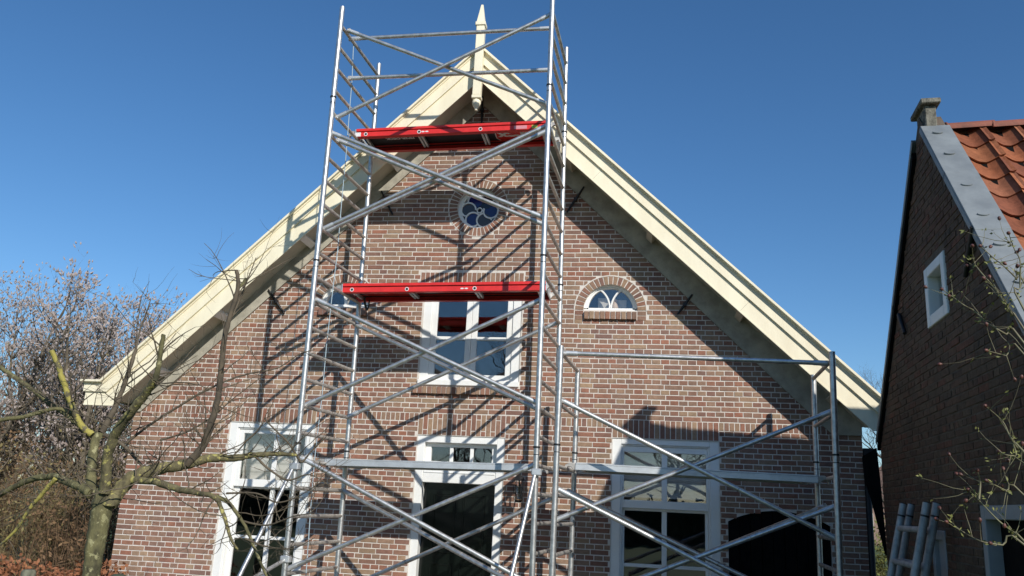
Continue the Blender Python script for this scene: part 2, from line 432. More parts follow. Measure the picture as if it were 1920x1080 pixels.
# radiating arch bricks
def arch(cx, cz, r_in, r_out, a0, a1, n):
    wi = (a1-a0)/n
    for v in range(1): pass
    rg = random.Random(n); vs = []
    l = r_out-r_in
    src = []
    for v in range(4):
        j = lambda: rg.uniform(-.002, .002)
        hi, ho = r_in*wi/2-.0062, r_out*wi/2-.0078
        fr = [(0+j(), -hi+j()), (l+j(), -ho+j()), (l+j(), ho+j()), (j(), hi+j())]
        vv = [(x, -PROUD-.002, y) for x, y in fr] + [(x, -.002, y) for x, y in fr] + [(x, .006, y) for x, y in fr]
        me = bpy.data.meshes.new('arch_brick'); me.from_pydata(vv, [], BF); me.materials.append(M['brick_i']); src.append(me)
    for i in range(n):
        a = a0+wi*(i+.5)
        place(rng.choice(src), 'arch_brick', wall, Matrix.Translation((cx, 0, cz)) @ Matrix.Rotation(-a, 4, 'Y') @ Matrix.Translation((r_in, 0, 0)))
arch(RND[0], RND[1], .288, .402, 0, 2*math.pi, 40)
for cx, cz in (HR, HL):
    arch(cx, cz, HRAD, ARAD, 0, math.pi, 21)
    src = shared_bricks('arch_brick', ARAD-HRAD, .055, .006, PROUD+.002, M['brick_i'], 2, 5)
    for sx in (-1, 1):
        for q in range(2):
            x = cx+HRAD if sx > 0 else cx-ARAD
            place(src[q], 'arch_brick', wall, Matrix.Translation((x, 0, cz-.062*(q+1))))
# inner mortar bed rims of the arches (raised pale joint round the rings)
ring(MB(), RND[0], RND[1], .402, .411, -.006, .01, 60).build('ring_joint', M['mortar'], wall)
for cx, cz in (HR, HL): ring(MB(), cx, cz, ARAD, ARAD+.015, -.006, .01, 40, 0, math.pi).build('ring_joint', M['mortar'], wall)

# side and rear walls, inner rooms
sidewall = brick_mat('side_wall', BR, 'object')
sb = MB(); sb.box(XL, XL+.28, .281, 9.5, 0, 2.9).box(XR-.28, XR, .281, 9.5, 0, 2.9).box(XL, XR, 9.5, 9.75, 0, 2.9)
hp(sb.build('side_wall', sidewall))
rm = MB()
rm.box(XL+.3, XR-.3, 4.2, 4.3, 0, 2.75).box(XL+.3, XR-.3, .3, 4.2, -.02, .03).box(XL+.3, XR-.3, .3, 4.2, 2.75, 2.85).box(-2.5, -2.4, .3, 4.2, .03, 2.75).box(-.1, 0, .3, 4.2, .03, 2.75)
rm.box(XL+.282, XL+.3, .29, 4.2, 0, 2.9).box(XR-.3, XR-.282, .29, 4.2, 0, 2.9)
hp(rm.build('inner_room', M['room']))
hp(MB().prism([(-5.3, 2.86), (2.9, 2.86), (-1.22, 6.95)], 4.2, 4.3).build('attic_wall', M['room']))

# ---- windows and door
def frame_boxes(x0, x1, z0, z1, wl, wr, wt, wb, y0, y1):
    return [(x0, x0+wl, y0, y1, z0, z1), (x1-wr, x1, y0, y1, z0, z1), (x0+wl, x1-wr, y0, y1, z1-wt, z1), (x0+wl, x1-wr, y0, y1, z0, z0+wb)]
def empty_part(name, label=None):
    o = bpy.data.objects.new(name, None); o.empty_display_size = .1; link(o); hp(o)
    if label: o['label'] = label
    return o
def pane(x0, x1, z0, z1, y, parent, material=None):
    b = MB(); b.box(x0, x1, y, y+.005, z0, z1); return b.build('pane', material or M['glass'], parent)
def sash_window(W, panes_x, upz, loz, muntin_z, bottom, name_label, blind_z):
    x0, x1, z0, z1 = W
    # the box frame carries the window; everything else hangs in it
    win = boxes('window', frame_boxes(x0, x1, z0, z1, .11, .11, .07, .09, .012, .2), M['white'], bevel=.005)
    hp(win); win['label'] = name_label
    boxes('frame_bead', frame_boxes(x0+.1105, x1-.1105, z0+.0905, z1-.0705, .018, .018, .016, .016, .03, .16), M['white'], win, .003)
    (a0, a1), (b0, b1) = panes_x
    sx0, sx1 = x0+.129, x1-.129
    # upper sash, proud
    boxes('upper_sash', [(sx0, a0, .045, .085, upz[0]-.095, z1-.088), (b1, sx1, .045, .085, upz[0]-.095, z1-.088), (a0, b1, .045, .085, upz[1], z1-.088), (a0, b1, .045, .085, upz[0]-.095, upz[0])], M['white'], win, .004)
    boxes('muntin', [(a1, b0, .05, .082, upz[0], upz[1])], M['white'], win, .004)
    pane(a0-.004, a1+.004, upz[0]-.004, upz[1]+.004, .066, win); pane(b0-.004, b1+.004, upz[0]-.004, upz[1]+.004, .066, win)
    # lower sash
    lz0, lz1 = loz
    boxes('lower_sash', [(sx0, a0+.012, .092, .13, lz0-.09, lz1+.06), (b1-.012, sx1, .092, .13, lz0-.09, lz1+.06), (a0+.012, b1-.012, .092, .13, lz1, lz1+.06), (a0+.012, b1-.012, .092, .13, lz0-.09, lz0)], M['white'], win, .004)
    boxes('muntin', [((a1+b0)/2-.03, (a1+b0)/2+.03, .095, .127, lz0, lz1)], M['white'], win, .004)
    for p, q in ((a0+.012, (a1+b0)/2-.03), ((a1+b0)/2+.03, b1-.012)):
        boxes('muntin', [(p, q, .097, .125, muntin_z-.02, muntin_z+.02)], M['white'], win, .004)
        pane(p-.003, q+.003, lz0-.003, muntin_z-.018, .11, win); pane(p-.003, q+.003, muntin_z+.018, lz1+.003, .11, win)
    # folded linen blind behind the upper sash
    bm_ = MB(); n = 22; vs = []; zt, zb = z1-.09, blind_z
    for i in range(n+1):
        zz = zt-(zt-zb)*i/n; y = .21+.016*math.sin(i/n*math.pi*5)**2+.01*(i % 2)*.2
        vs += [(sx0+.02, y, zz), (sx1-.02, y, zz), (sx1-.02, y+.006, zz), (sx0+.02, y+.006, zz)]
    fs = [(i*4, i*4+1, i*4+5, i*4+4) for i in range(n)] + [(i*4+3, i*4+7, i*4+6, i*4+2) for i in range(n)]
    bm_.add(vs, fs); bm_.build('blind', M['blind'], win, fix=False)
    return win
sash_window(LW, ((-4.19, -3.765), (-3.70, -3.30)), (1.805, 2.39), (.50, 1.69), 1.085, .35, 'white sash window left of the door, half behind the bare fruit tree', 1.80)
sash_window(RW, ((.775, 1.228), (1.295, 1.755)), (1.765, 2.335), (.48, 1.64), 1.01, .35, 'white sash window right of the door, in the shade of the barn', 1.80)

# front door with three-light fanlight
door = hp(boxes('front_door_frame', [(DR[0], DR[0]+.10, .012, .2, .02, DR[3]), (DR[1]-.10, DR[1], .012, .2, .02, DR[3]), (DR[0]+.10, DR[1]-.10, .012, .2, 2.36, DR[3])], M['white'], bevel=.005))
door['label'] = 'white door frame with a three-light fanlight'
boxes('transom', [(DR[0]+.1005, DR[1]-.1005, .02, .19, 1.865, 2.085)], M['white'], door, .006)
boxes('transom_bead', [(DR[0]+.11, DR[1]-.11, .012, .0195, 1.985, 2.0), (DR[0]+.1005, DR[1]-.1005, .045, .12, 2.0855, 2.12)], M['white'], door, .002)
boxes('fanlight_frame', frame_boxes(DR[0]+.1005, DR[1]-.1005, 2.1205, 2.3595, .07, .07, .045, .012, .09, .15), M['white'], door, .004)
fx = [-1.662, -1.402, -1.358, -1.188, 0]
xs = np.linspace(DR[0]+.17, DR[1]-.17, 4)
for i in range(3):
    pane(xs[i]-.004, xs[i+1]+.004, 2.13, 2.318, .12, door)
for i in (1, 2): boxes('muntin', [(xs[i]-.022, xs[i]+.022, .10, .14, 2.1325, 2.3145)], M['white'], door, .004)
leaf = boxes('door_leaf', [(DR[0]+.1005, DR[1]-.1005, .15, .19, .03, 1.8645)], M['dgreen'], door)
for (pa, pb) in ((DR[0]+.235, (DR[0]+DR[1])/2-.045), ((DR[0]+DR[1])/2+.045, DR[1]-.235)):
    for (za, zb) in ((1.02, 1.73), (.2, .9)):
        boxes('door_panel', frame_boxes(pa, pb, za, zb, .022, .022, .022, .022, .136, .1495), M['dgreen'], leaf, .004)

# upper casement window
uw = hp(boxes('window', frame_boxes(*UW, .115, .115, .10, .075, .012, .2), M['white'], bevel=.006)); uw['label'] = 'white double casement window between the two red decks'
boxes('window_sill', [(UW[0]-.005, UW[1]+.005, -.03, .0115, 3.085, 3.155)], M['white'], uw, .006)
xm = (UW[0]+UW[1])/2
for (a, b) in ((UW[0]+.1155, xm-.0015), (xm+.0015, UW[1]-.1155)):
    boxes('casement', frame_boxes(a, b, 3.1755, 4.3495, .075, .075, .07, .06, .03, .08), M['white'], uw, .004)
    boxes('muntin', [(a+.0755, b-.0755, .036, .075, 3.69, 3.735)], M['white'], uw, .004)
    pane(a+.072, b-.072, 3.232, 3.692, .055, uw); pane(a+.072, b-.072, 3.733, 4.283, .055, uw)

# round window with six-petal tracery
rw = MB(); ring(rw, RND[0], RND[1], .264, .2875, .02, .14, 56); ring(rw, RND[0], RND[1], .244, .2638, .04, .11, 56)
rw = hp(rw.build('window', M['white'])); rw['label'] = 'round window with petal tracery and blue glass under the gable top'; rw.location.y += .045
tr = MB(); ring(tr, RND[0], RND[1]-.004, .028, .042, .042, .07, 24)
cen = []
for i in range(6):
    a = R(-4+60*i); cen.append((RND[0]+.155*math.cos(a), RND[1]-.004+.155*math.sin(a)))
PR = .1
for i in range(6):
    cx, cz = cen[i]; nx, nz = cen[(i+1) % 6]
    def keep(t):
        x, zz = cx+PR*math.cos(t), cz+PR*math.sin(t)
        return math.hypot(x-nx, zz-nz) > PR-.004 and math.hypot(x-RND[0], zz-RND[1]) < .25
    N = 48; runs = []; cur = []
    for q in range(2*N):
        t = 2*math.pi*q/N
        if keep(t): cur.append(t)
        else:
            if len(cur) > 1: runs.append(cur)
            cur = []
    runs = [r_ for r_ in runs if r_[0] < 2*math.pi] or ([cur[:N+1]] if cur else [])
    for r_ in runs[:2]:
        ring(tr, cx, cz, PR-.010, PR+.010, .044+.001*i, .068+.001*i, max(3, len(r_)), r_[0], r_[-1])
tr.build('tracery', M['white'], rw)
gl = [M['blue_glass'], M['dark_glass'], M['blue_glass'], M['grey_glass'], M['blue_glass'], M['grey_glass']]
for i in range(6):
    p_ = disc_pts(cen[i][0], cen[i][1], PR-.004, 28)
    MB().prism(p_, .072-.0015*i, .080-.0015*i).build('pane', gl[i], rw)
MB().prism(disc_pts(RND[0], RND[1], .25, 40), .085, .09).build('back_pane', M['dark_glass'], rw)

# half-round windows
def lunette(cx, cz, label, inside):
    b = MB(); r = HRAD-.002
    ring(b, cx, cz+.02, r-.03, r-.001, .015, .14, 40, R(3.4), R(176.6)); b.box(cx-r, cx+r, .01, .14, cz-.018, cz+.022)
    win = hp(b.build('window', M['white'])); win['label'] = label
    s = MB(); ring(s, cx, cz+.025, r-.056, r-.0305, .035, .1, 40, R(1), R(179)); s.box(cx-r+.034, cx+r-.034, .035, .1, cz+.0222, cz+.046)
    s.build('sash', M['white'], win, 0)
    t = MB()                      # two curved gothic bars rising from the middle of the sill
    for sx in (-1, 1):
        ring(t, cx+sx*.315, cz+.045, .297, .317, .04, .095, 18, *((R(0), R(58)) if sx < 0 else (R(122), R(180))))
    t.build('muntin', M['white'], win)
    pts = disc_pts(cx, cz+.025, r-.052, 30, 0, math.pi, True)
    MB().prism(pts, .068, .073).build('pane', M['glass'], win)
    if inside:
        boxes('net_curtain', [(cx-.17, cx-.02, .2, .205, cz+.03, cz+.22), (cx+.05, cx+.2, .22, .225, cz+.03, cz+.2)], M['blind'], win)
        v = MB(); prof = [(0, .03), (.04, .05), (.05, .09), (.03, .14), (.022, .17), (.034, .19)]
        v.tube([(cx+.05, .17, cz+h) for _, h in prof], [max(.004, r_) for r_, _ in prof], 10)
        v.build('ornament', mat('tan_pot', (.55,.42,.30), .6), win)
    win.location.y += .035
    return win
lunette(*HR, 'half-round window right of the tall scaffold, pale things behind its glass', True)
lunette(*HL, 'half-round window left, partly behind the lower red deck', False)

# arched black plank door at the right of the wall
ad = MB(); n = 9
adr = empty_part('arched_door', 'black arched plank door in the shaded corner')
pw = (AD[1]-AD[0])/n
for i in range(n):
    a, b_ = AD[0]+i*pw+.003, AD[0]+(i+1)*pw-.003
    f = lambda x: AD[2]+(AD[3]-AD[2])*math.sin(math.pi*min(1, max(0, (x-AD[0])/(AD[1]-AD[0]))))**.8 - .004
    MB().prism([(a, .04), (b_, .04), (b_, f(b_)), ((a+b_)/2, f((a+b_)/2)), (a, f(a))], .03+.004*(i % 2), .07).build('plank', M['tar'], adr, .003)

# ---- verge: bargeboards, capping, soffit, purlin ends, wall boards
def verge(sgn, slope, ZL, dend):
    k = math.sqrt(1+slope*slope)
    def line(p, h):                # (x, z) points of a line at perpendicular offset p, turning level at height 2.65+h
        zt = ZL+p*k; zb = 2.65+h; d = (zt-zb)/slope
        return [(X0, zt), (X0+sgn*d, zb), (X0+sgn*dend, zb)]
    def strip(p0, h0, p1, h1, y0, y1, name, material, parent, extra=0.0):
        a = line(p0, h0); c = line(p1, h1)
        a[2] = (a[2][0]+sgn*extra, a[2][1]); c[2] = (c[2][0]+sgn*extra, c[2][1])
        return MB().prism(a+c[::-1], y0, y1).build(name, material, parent, .004)
    bb = strip(0, 0, .186, .17, -.47, -.435, 'bargeboard', M['cream'], None); hp(bb)
    bb['label'] = 'cream bargeboard on the %s slope' % ('left' if sgn < 0 else 'right')
    strip(-.012, -.012, .006, .008, -.476, -.4705, 'lower_bead', M['cream'], bb, 0)
    strip(.180, .164, .312, .28, -.498, -.4708, 'upper_board', M['cream'], bb, .02)
    strip(.300, .268, .322, .292, -.512, -.4983, 'moulding', M['cream'], bb, .03)
    strip(.316, .286, .345, .315, -.555, -.36, 'capping', M['cream'], bb, .05)
    dv = Vector((sgn, 0, -slope)).normalized(); nv = Vector((sgn*slope, 0, 1)).normalized()
    for dd in (1.55, 3.35):
        c = Vector((X0+sgn*dd, -.4705, ZL-slope*dd))+nv*.093
        MB().obox(c, dv*.0016, Vector((0, .0012, 0)), nv*.086).build('board_joint', M['plaster'], bb)
    # soffit
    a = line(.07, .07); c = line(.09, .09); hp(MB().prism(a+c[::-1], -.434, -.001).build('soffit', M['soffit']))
    # wall board hugging the brick
    hor = 2.62; top = line(.069, .07)
    d_in = (7.0-hor)/.985
    hp(MB().prism([(X0, 7.0), (X0+sgn*d_in, hor), (X0+sgn*(abs((XL if sgn < 0 else XR)-X0)+.0), hor), (X0+sgn*(abs((XL if sgn < 0 else XR)-X0)+.0), min(top[1][1]+.0, 2.72)+.02), top[1], top[0]], -.03, -.002).build('wall_board', M['plaster']))
    # roof slab behind the board
    a = line(.10, .10); c = line(.30, .26)
    hp(MB().prism(a+c[::-1], -.43, 10).build('roof', M['tile_dark']))
verge(-1, .985, 7.165, 4.985)
verge(1, .945, 7.175, 4.86)
for (px, pz, sg) in ((-2.40, 5.86, -1), (-3.53, 4.78, -1), (-4.60, 3.75, -1), (-5.38, 2.98, -1), (1.105, 4.93, 1), (2.19, 3.92, 1), (3.24, 2.95, 1), (.05, 5.94, 1)):
    sl = .985 if sg < 0 else .945
    zz = (7.165 if sg < 0 else 7.175)+.07*math.sqrt(1+sl*sl)-sl*abs(px-X0)
    d = Vector((sg, 0, -sl)).normalized(); nrm = Vector((-d.z*sg, 0, d.x*sg)); nrm = nrm if nrm.z < 0 else -nrm
    p = Vector((px, -.235, zz))+nrm*.036
    hp(MB().obox(p, d*.05, Vector((0, .197, 0)), nrm*.035).build('purlin_end', M['white'] if sg < 0 else M['soffit'], None, .004))  # left ends whiter than right: the sunlight is put into their colour
# finial post with pendant
yf = -.56
fn = MB(); fn.box(X0-.055, X0+.055, yf-.055, yf+.055, 6.87, 7.90)
fin = hp(fn.build('finial', M['cream'], None, .006)); fin['label'] = 'cream finial post with spike and turned pendant at the gable top'
sp = MB(); sp.add([(X0-.055, yf-.055, 7.955), (X0+.055, yf-.055, 7.955), (X0+.055, yf+.055, 7.955), (X0-.055, yf+.055, 7.955), (X0-.014, yf-.014, 8.24), (X0+.014, yf-.014, 8.24), (X0+.014, yf+.014, 8.24), (X0-.014, yf+.014, 8.24)], [(0,1,5,4), (1,2,6,5), (2,3,7,6), (3,0,4,7), (4,5,6,7), (0,3,2,1)])
sp.build('spike', M['cream'], fin)
boxes('collar', [(X0-.07, X0+.07, yf-.07, yf+.07, 7.9005, 7.9545)], M['cream'], fin, .006)
boxes('collar', [(X0-.062, X0+.062, yf-.062, yf+.062, 6.822, 6.8695)], M['cream'], fin, .006)
pd = MB(); prof = [(6.8215, .045), (6.795, .058), (6.765, .06), (6.735, .05), (6.705, .03), (6.685, .02), (6.665, .02)]
pd.tube([(X0, yf, z_) for z_, _ in prof], [r_*1.0 for _, r_ in prof], 8); pd.build('pendant', M['cream'], fin)
# wrought iron wall anchors
for (a, b_) in (((1095, 350), (1063, 398)), ((1298, 552), (1270, 590)), ((503, 543), (533, 588)), ((715, 358), (736, 402)), ((905, 180), (903, 232))):
    p, q = at(*a, -.045), at(*b_, -.03)
    mb_ = MB(); mb_.tube([p, p.lerp(q, .5), q], [.012, .02, .013], 6); mb_.obox(p.lerp(q, .5), Vector((.022, 0, 0)), Vector((0, .03, 0)), Vector((0, 0, .022)))
    hp(mb_.build('wall_anchor', M['iron']))
# rain pipe at the right corner
b = MB(); b.tube([(3.60, .02, 0), (3.60, .02, 2.2), (3.66, .14, 2.4)], .036, 12); b.box(3.57, 3.70, .0, .16, 2.38, 2.48)
hp(b.build('rain_pipe', M['iron']))
# wall lantern by the door
ln = thing('wall_lantern', 'small black wall lantern right of the front door behind the scaffold', 'lantern', loc=(-.485, -.02, 1.65))
li = Matrix.Translation((.485, .02, -1.65))
def lp_(o): o.parent = ln; o.matrix_parent_inverse = li; return o
b = MB(); b.tube([(-.485, -.008, 1.78), (-.485, -.12, 1.86), (-.485, -.17, 1.98), (-.485, -.17, 2.0)], .009, 6); b.box(-.51, -.46, -.02, 0, 1.72, 1.86)
lp_(b.build('bracket', M['iron']))
b = MB(); b.tube([(-.485, -.17, 2.0), (-.485, -.17, 1.975), (-.485, -.17, 1.93)], [.012, .05, .085], 6, smooth=False); b.tube([(-.485, -.17, 1.7), (-.485, -.17, 1.67)], [.05, .035], 6, smooth=False)
for i in range(6):
    a = i*math.pi/3; c, s = math.cos(a), math.sin(a); b.tube([(-.485+.075*c, -.17+.075*s, 1.93), (-.485+.048*c, -.17+.048*s, 1.7)], .005, 4)
lp_(b.build('cage', M['iron']))
lp_(MB().tube([(-.485, -.17, 1.92), (-.485, -.17, 1.71)], [.068, .042], 6, smooth=False).build('glass', M['glass']))

# ------------------------------------------------------------------ barn at the right
BA = R(4); bw = Vector((math.sin(BA), math.cos(BA), 0)); be = Vector((math.cos(BA), -math.sin(BA), 0)); bz = Vector((0, 0, 1))
P0 = Vector((3.46, -3.272, 0))
BM = Matrix((bw, be, bz)).transposed().to_4x4(); BM.translation = P0; BM = Matrix.Translation(CAM) @ Matrix.Scale(.945, 4) @ Matrix.Translation(-CAM) @ BM      # local: x = along the gable (away), y = into the barn, z = up
barn = thing('barn', 'old dark brick barn with zinc-capped gable and orange pantile roof at the right edge', 'barn', loc=P0)
barn.matrix_world = BM
def bp(o): o.parent = barn; return o
SN, SF, RS, RZ = -2.05, 2.90, .33, 5.30
def roofz(s): return RZ-1.17*(RS-s) if s < RS else RZ-1.055*(s-RS)
def bprism(pts, y0, y1): return MB().prism(pts, y0, y1)
# gable wall (local x, z) with openings for window, door and a small low window
BWN = (-.13, .50, 3.33, 3.87); BDR = (-1.55, -.45, .02, 1.80); BLW = (.52, .95, .55, 1.60)
bout = [(SN, -.15), (SF, -.15), (SF, roofz(SF)), (RS, RZ), (SN, roofz(SN))]
bl = [bout, rect(*BWN), rect(*BDR), rect(*BLW)]
tri = tessellate_polygon([[Vector((x, z_, 0)) for x, z_ in lp] for lp in bl]); flat = [p for lp in bl for p in lp]; nf = len(flat)
wm = MB(); wm.add([(x, 0, z_) for x, z_ in flat]+[(x, .19, z_) for x, z_ in flat], [tuple(t) for t in tri]+[tuple(i+nf for i in t) for t in tri]); o = 0; rim = []
for lp in bl:
    n = len(lp); rim += [(o+i, o+(i+1) % n, o+(i+1) % n+nf, o+i+nf) for i in range(n)]; o += n
wm.f += rim; wm.sm += [False]*len(rim)
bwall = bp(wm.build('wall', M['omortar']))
# its bricks
bb_ = []; BC = .0645
for j in range(-2, 83):
    z0 = .01+j*BC; x = SN
    xs = [x]; x += .11 if j % 2 else .225
    mod = .115 if j % 4 == 1 else .23
    while x < SF: xs.append(x); x += mod*(1+rng.uniform(-.03, .03))
    xs.append(SF+JT)
    for p, q in zip(xs[:-1], xs[1:]):
        segs = [(p, q-.011)]
        for (a, b_, c, d) in (BWN, BDR, BLW):
            if c-.05 < z0+BC/2 < d+.05:
                ns = []
                for s_, e_ in segs:
                    if b_ <= s_ or a >= e_: ns.append((s_, e_)); continue
                    if a-.008 > s_: ns.append((s_, a-.008))
                    if b_+.008 < e_: ns.append((b_+.008, e_))
                segs = ns
        for s_, e_ in segs:
            if e_-s_ > .03 and z0+BC < min(roofz(s_), roofz(e_))-.02: bb_.append((s_, e_, z0+.006, z0+BC-.007))
def bshown(b_):
    P = BM @ Vector(((b_[0]+b_[1])/2, 0, (b_[2]+b_[3])/2)); u, v = proj_px(P)
    if not (1640 < u < 1915 and 10 < v < 1075): return 0
    return 1/(P-CAM).length
order = sorted(range(len(bb_)), key=lambda i: -bshown(bb_[i]))[:300]; single = set(order)
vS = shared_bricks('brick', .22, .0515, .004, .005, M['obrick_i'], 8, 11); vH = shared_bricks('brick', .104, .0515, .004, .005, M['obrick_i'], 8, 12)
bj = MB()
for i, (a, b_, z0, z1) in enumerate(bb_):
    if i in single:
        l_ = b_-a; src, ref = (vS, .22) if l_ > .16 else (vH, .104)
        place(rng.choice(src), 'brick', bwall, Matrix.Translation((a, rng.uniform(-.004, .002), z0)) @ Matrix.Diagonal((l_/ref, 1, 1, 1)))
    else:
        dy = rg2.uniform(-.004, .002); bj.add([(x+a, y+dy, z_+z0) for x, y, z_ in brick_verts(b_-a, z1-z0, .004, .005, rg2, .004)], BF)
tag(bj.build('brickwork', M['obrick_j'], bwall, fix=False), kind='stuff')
# rest of the barn: side walls and far slope
b = MB(); b.box(SN, SN+.25, .251, 6.0, 0, roofz(SN)-.1).box(SF-.25, SF, .251, 6.0, 0, roofz(SF)-.1); bp(b.build('side_wall', M['omortar']))
bp(bprism([(RS, RZ-.32), (SF+.14, roofz(SF+.14)-.30), (SF+.14, roofz(SF+.14)-.2), (RS, RZ-.16)], .195, 6.2).build('far_roof', M['tile_dark']))
bp(bprism([(RS, RZ-.36), (SN-.2, roofz(SN-.2)-.36), (SN-.2, roofz(SN-.2)-.31), (RS, RZ-.31)], .30, 6.2).build('roof_boarding', M['tar']))
# zinc copings on the parapet, in sheets
def coping(s0, s1, n, lab, clips):
    d = Vector((s1-s0, 0, roofz(s1)-roofz(s0))); L_ = d.length; d.normalize(); nn = Vector((-d.z, 0, d.x)); nn = nn if nn.z > 0 else -nn
    cp = None
    for i in range(n):
        a = s0+(s1-s0)*i/n; q = s0+(s1-s0)*(i+1)/n
        mid = Vector(((a+q)/2, .085, roofz((a+q)/2)))+nn*(.014+.004*(i % 2))
        mb_ = MB(); mb_.obox(mid, d*(L_/n/2+.02), Vector((0, .122, 0)), nn*.012)
        lip = Vector(((a+q)/2, -.036, roofz((a+q)/2)))-nn*.012
        mb_.obox(lip, d*(L_/n/2+.02), Vector((0, .004, 0)), nn*.024)
        piece = mb_.build('coping_sheet', M['zinc'], None, .002)
        bp(piece)
        if clips:
            for t in ((.25, .78) if i else (.15, .62)):
                c = Vector((a+(q-a)*t, .075, roofz(a+(q-a)*t)))+nn*.032
                k = MB(); k.prism([(.045*math.cos(a_), .03*math.sin(a_)) for a_ in np.linspace(math.pi, 2*math.pi, 9)], -.009, .009); k.v = [tuple(c+Vector((0, 1, 0))*x_+d*(-z_)+nn*y_) for x_, y_, z_ in k.v]; k.build('clip', M['zinc'], piece, .004)
coping(.16, SN-.1, 4, '', True)
coping(.50, SF+.05, 4, '', False)
# peak stub with cap stone
bp(boxes('peak_pier', [(.15, .44, .01, .105, 4.95, 5.335)], M['stone'], bevel=.008))
bp(boxes('cap_stone', [(.10, .50, -.03, .14, 5.3355, 5.385)], M['stone'], bevel=.008))
# dark verge board down the far slope
d = Vector((SF-.5, 0, roofz(SF)-roofz(.5))).normalized(); mid = Vector(((SF+.5)/2, -.02, (roofz(SF)+roofz(.5))/2-.13))
bp(MB().obox(mid, d*((SF-.5)/abs(d.x)/2), Vector((0, .018, 0)), Vector((0, 0, .03))).build('verge_board', M['tar']))
# pantiles on the near slope
def pantile():
    mb_ = MB(); nx, W_, L_ = 12, .325, .37; top = []; rows = []
    for yy, lift in ((0, .024), (L_*.5, .012), (L_, 0)):
        r_ = []
        for i in range(nx+1):
            t = i/nx; x = t*W_
            zz = .036*math.cos(2*math.pi*(t*.93+.02)) if t < .55 else .036*math.cos(2*math.pi*(t*.93+.02))*1.15
            r_.append((x, yy, zz+lift))
        rows.append(r_)
    vs = []; fs = []
    for r_ in rows: vs += r_
    for k_ in range(2):
        for i in range(nx): fs.append((k_*(nx+1)+i, k_*(nx+1)+i+1, (k_+1)*(nx+1)+i+1, (k_+1)*(nx+1)+i))
    mb_.add(vs, fs, True)
    lip = rows[0]+[(x, y+.004, z_-.016) for x, y, z_ in rows[0]]
    mb_.add(lip, [(i, i+nx+1, i+nx+2, i+1) for i in range(nx)])
    sd_ = [rows[k_][nx] for k_ in range(3)]; mb_.add(sd_+[(x, y, z_-.015) for x, y, z_ in sd_], [(0, 3, 4, 1), (1, 4, 5, 2)])
    me = mb_.mesh('roof_tile'); return me
def tile_mat():
    mt = brick_mat('pantile', [(.33,.105,.048), (.38,.14,.062), (.23,.08,.045), (.35,.115,.05), (.39,.16,.08), (.27,.10,.058)], 'object', dirt=(.62, 1.12), rough=.75); return mt
tm = tile_mat(); tme = pantile(); tme.materials.append(tm)
broof = bp(bprism([(RS-.02, RZ-.23), (SN-.25, roofz(SN-.25)-.23), (SN-.25, roofz(SN-.25)-.19), (RS-.02, RZ-.19)], .195, 6.2).build('roof', M['tar']))
sd_ = Vector((-1, 0, -1.17)).normalized(); nn = Vector((-1.17, 0, 1)).normalized()
for rr in range(11):
    for cc in range(12):
        o_ = Vector((RS, .205, RZ-.125))+sd_*(.30*(rr+1)+.07)+Vector((0, .275*cc, 0))
        mx_ = Matrix((Vector((0, 1, 0)), -sd_, nn)).transposed().to_4x4(); mx_.translation = o_+nn*rng.uniform(-.004, .004)
        place(tme, 'roof_tile', broof, mx_ @ Matrix.Rotation(rng.uniform(-.015, .015), 4, 'Z'))
for cc in range(9):               # ridge tiles
    b = MB(); x0_ = .21+cc*.38
    prof = [(RS+.11*math.cos(a), RZ-.155+.07*math.sin(a)) for a in np.linspace(-.25, math.pi+.25, 11)]
    vs = []
    for i, (s_, z_) in enumerate(prof): vs += [(s_, x0_, z_), (s_, x0_+.40, z_+.012)]
    b.add(vs, [(i*2, i*2+1, i*2+3, i*2+2) for i in range(10)], True); b.tube([(prof[i][0], x0_, prof[i][1]) for i in range(11)], .012, 5)
    b.build('ridge_tile', M['tile'], broof)
# barn window, door, low window, anchors, gutter
bwn = bp(boxes('window', frame_boxes(*BWN, .10, .10, .09, .10, -.02, .12), M['white'], bevel=.006)); bwn['label'] = 'small white-framed gable window'
boxes('pane', [(BWN[0]+.1, BWN[1]-.1, .07, .075, BWN[2]+.1, BWN[3]-.09)], M['glass'], bwn); boxes('muntin', [((BWN[0]+BWN[1])/2-.015, (BWN[0]+BWN[1])/2+.015, .05, .0695, BWN[2]+.1, BWN[3]-.09)], M['white'], bwn)
bp(boxes('inner_lining', [(SN+.3, SF-.3, 1.2, 1.25, .02, 4.0)], M['tar']))
bdr = bp(boxes('door_frame', [(BDR[0], BDR[0]+.09, .0, .12, .02, BDR[3]), (BDR[1]-.09, BDR[1], .0, .12, .02, BDR[3]), (BDR[0]+.09, BDR[1]-.09, .0, .12, BDR[3]-.10, BDR[3])], M['grey_paint'], bevel=.005))
boxes('door_leaf', [(BDR[0]+.0905, BDR[1]-.0905, .10, .14, .03, BDR[3]-.1005)], M['tar'], bdr)
blw = bp(boxes('low_window', frame_boxes(*BLW, .07, .07, .08, .07, -.01, .1), M['grey_paint'], bevel=.005)); boxes('shutter', [(BLW[0]+.0705, BLW[1]-.0705, .03, .06, BLW[2]+.0705, BLW[3]-.0805)], M['grey_paint'], blw)
nB = be.copy(); PB = BM.translation.copy()
for (a, b_) in (((1692, 590), (1703, 625)), ((1834, 425), (1818, 518))):
    p = on_plane(*a, PB, nB)-be*.03; q = on_plane(*b_, PB, nB)-be*.03
    iv = BM.inverted(); bp(MB().tube([iv @ p, iv @ q], [.024, .02], 6).build('wall_anchor', M['iron']))
bp(MB().tube([(SF+.16, .22, roofz(SF)-.30), (SF+.16, 6.0, roofz(SF)-.30)], .07, 10).build('gutter', M['iron']))
bp(MB().tube([(SF+.16, .26, roofz(SF)-.33), (SF+.10, .16, roofz(SF)-.55), (SF+.06, .10, roofz(SF)-.62)], .035, 8).build('rain_pipe', M['iron']))
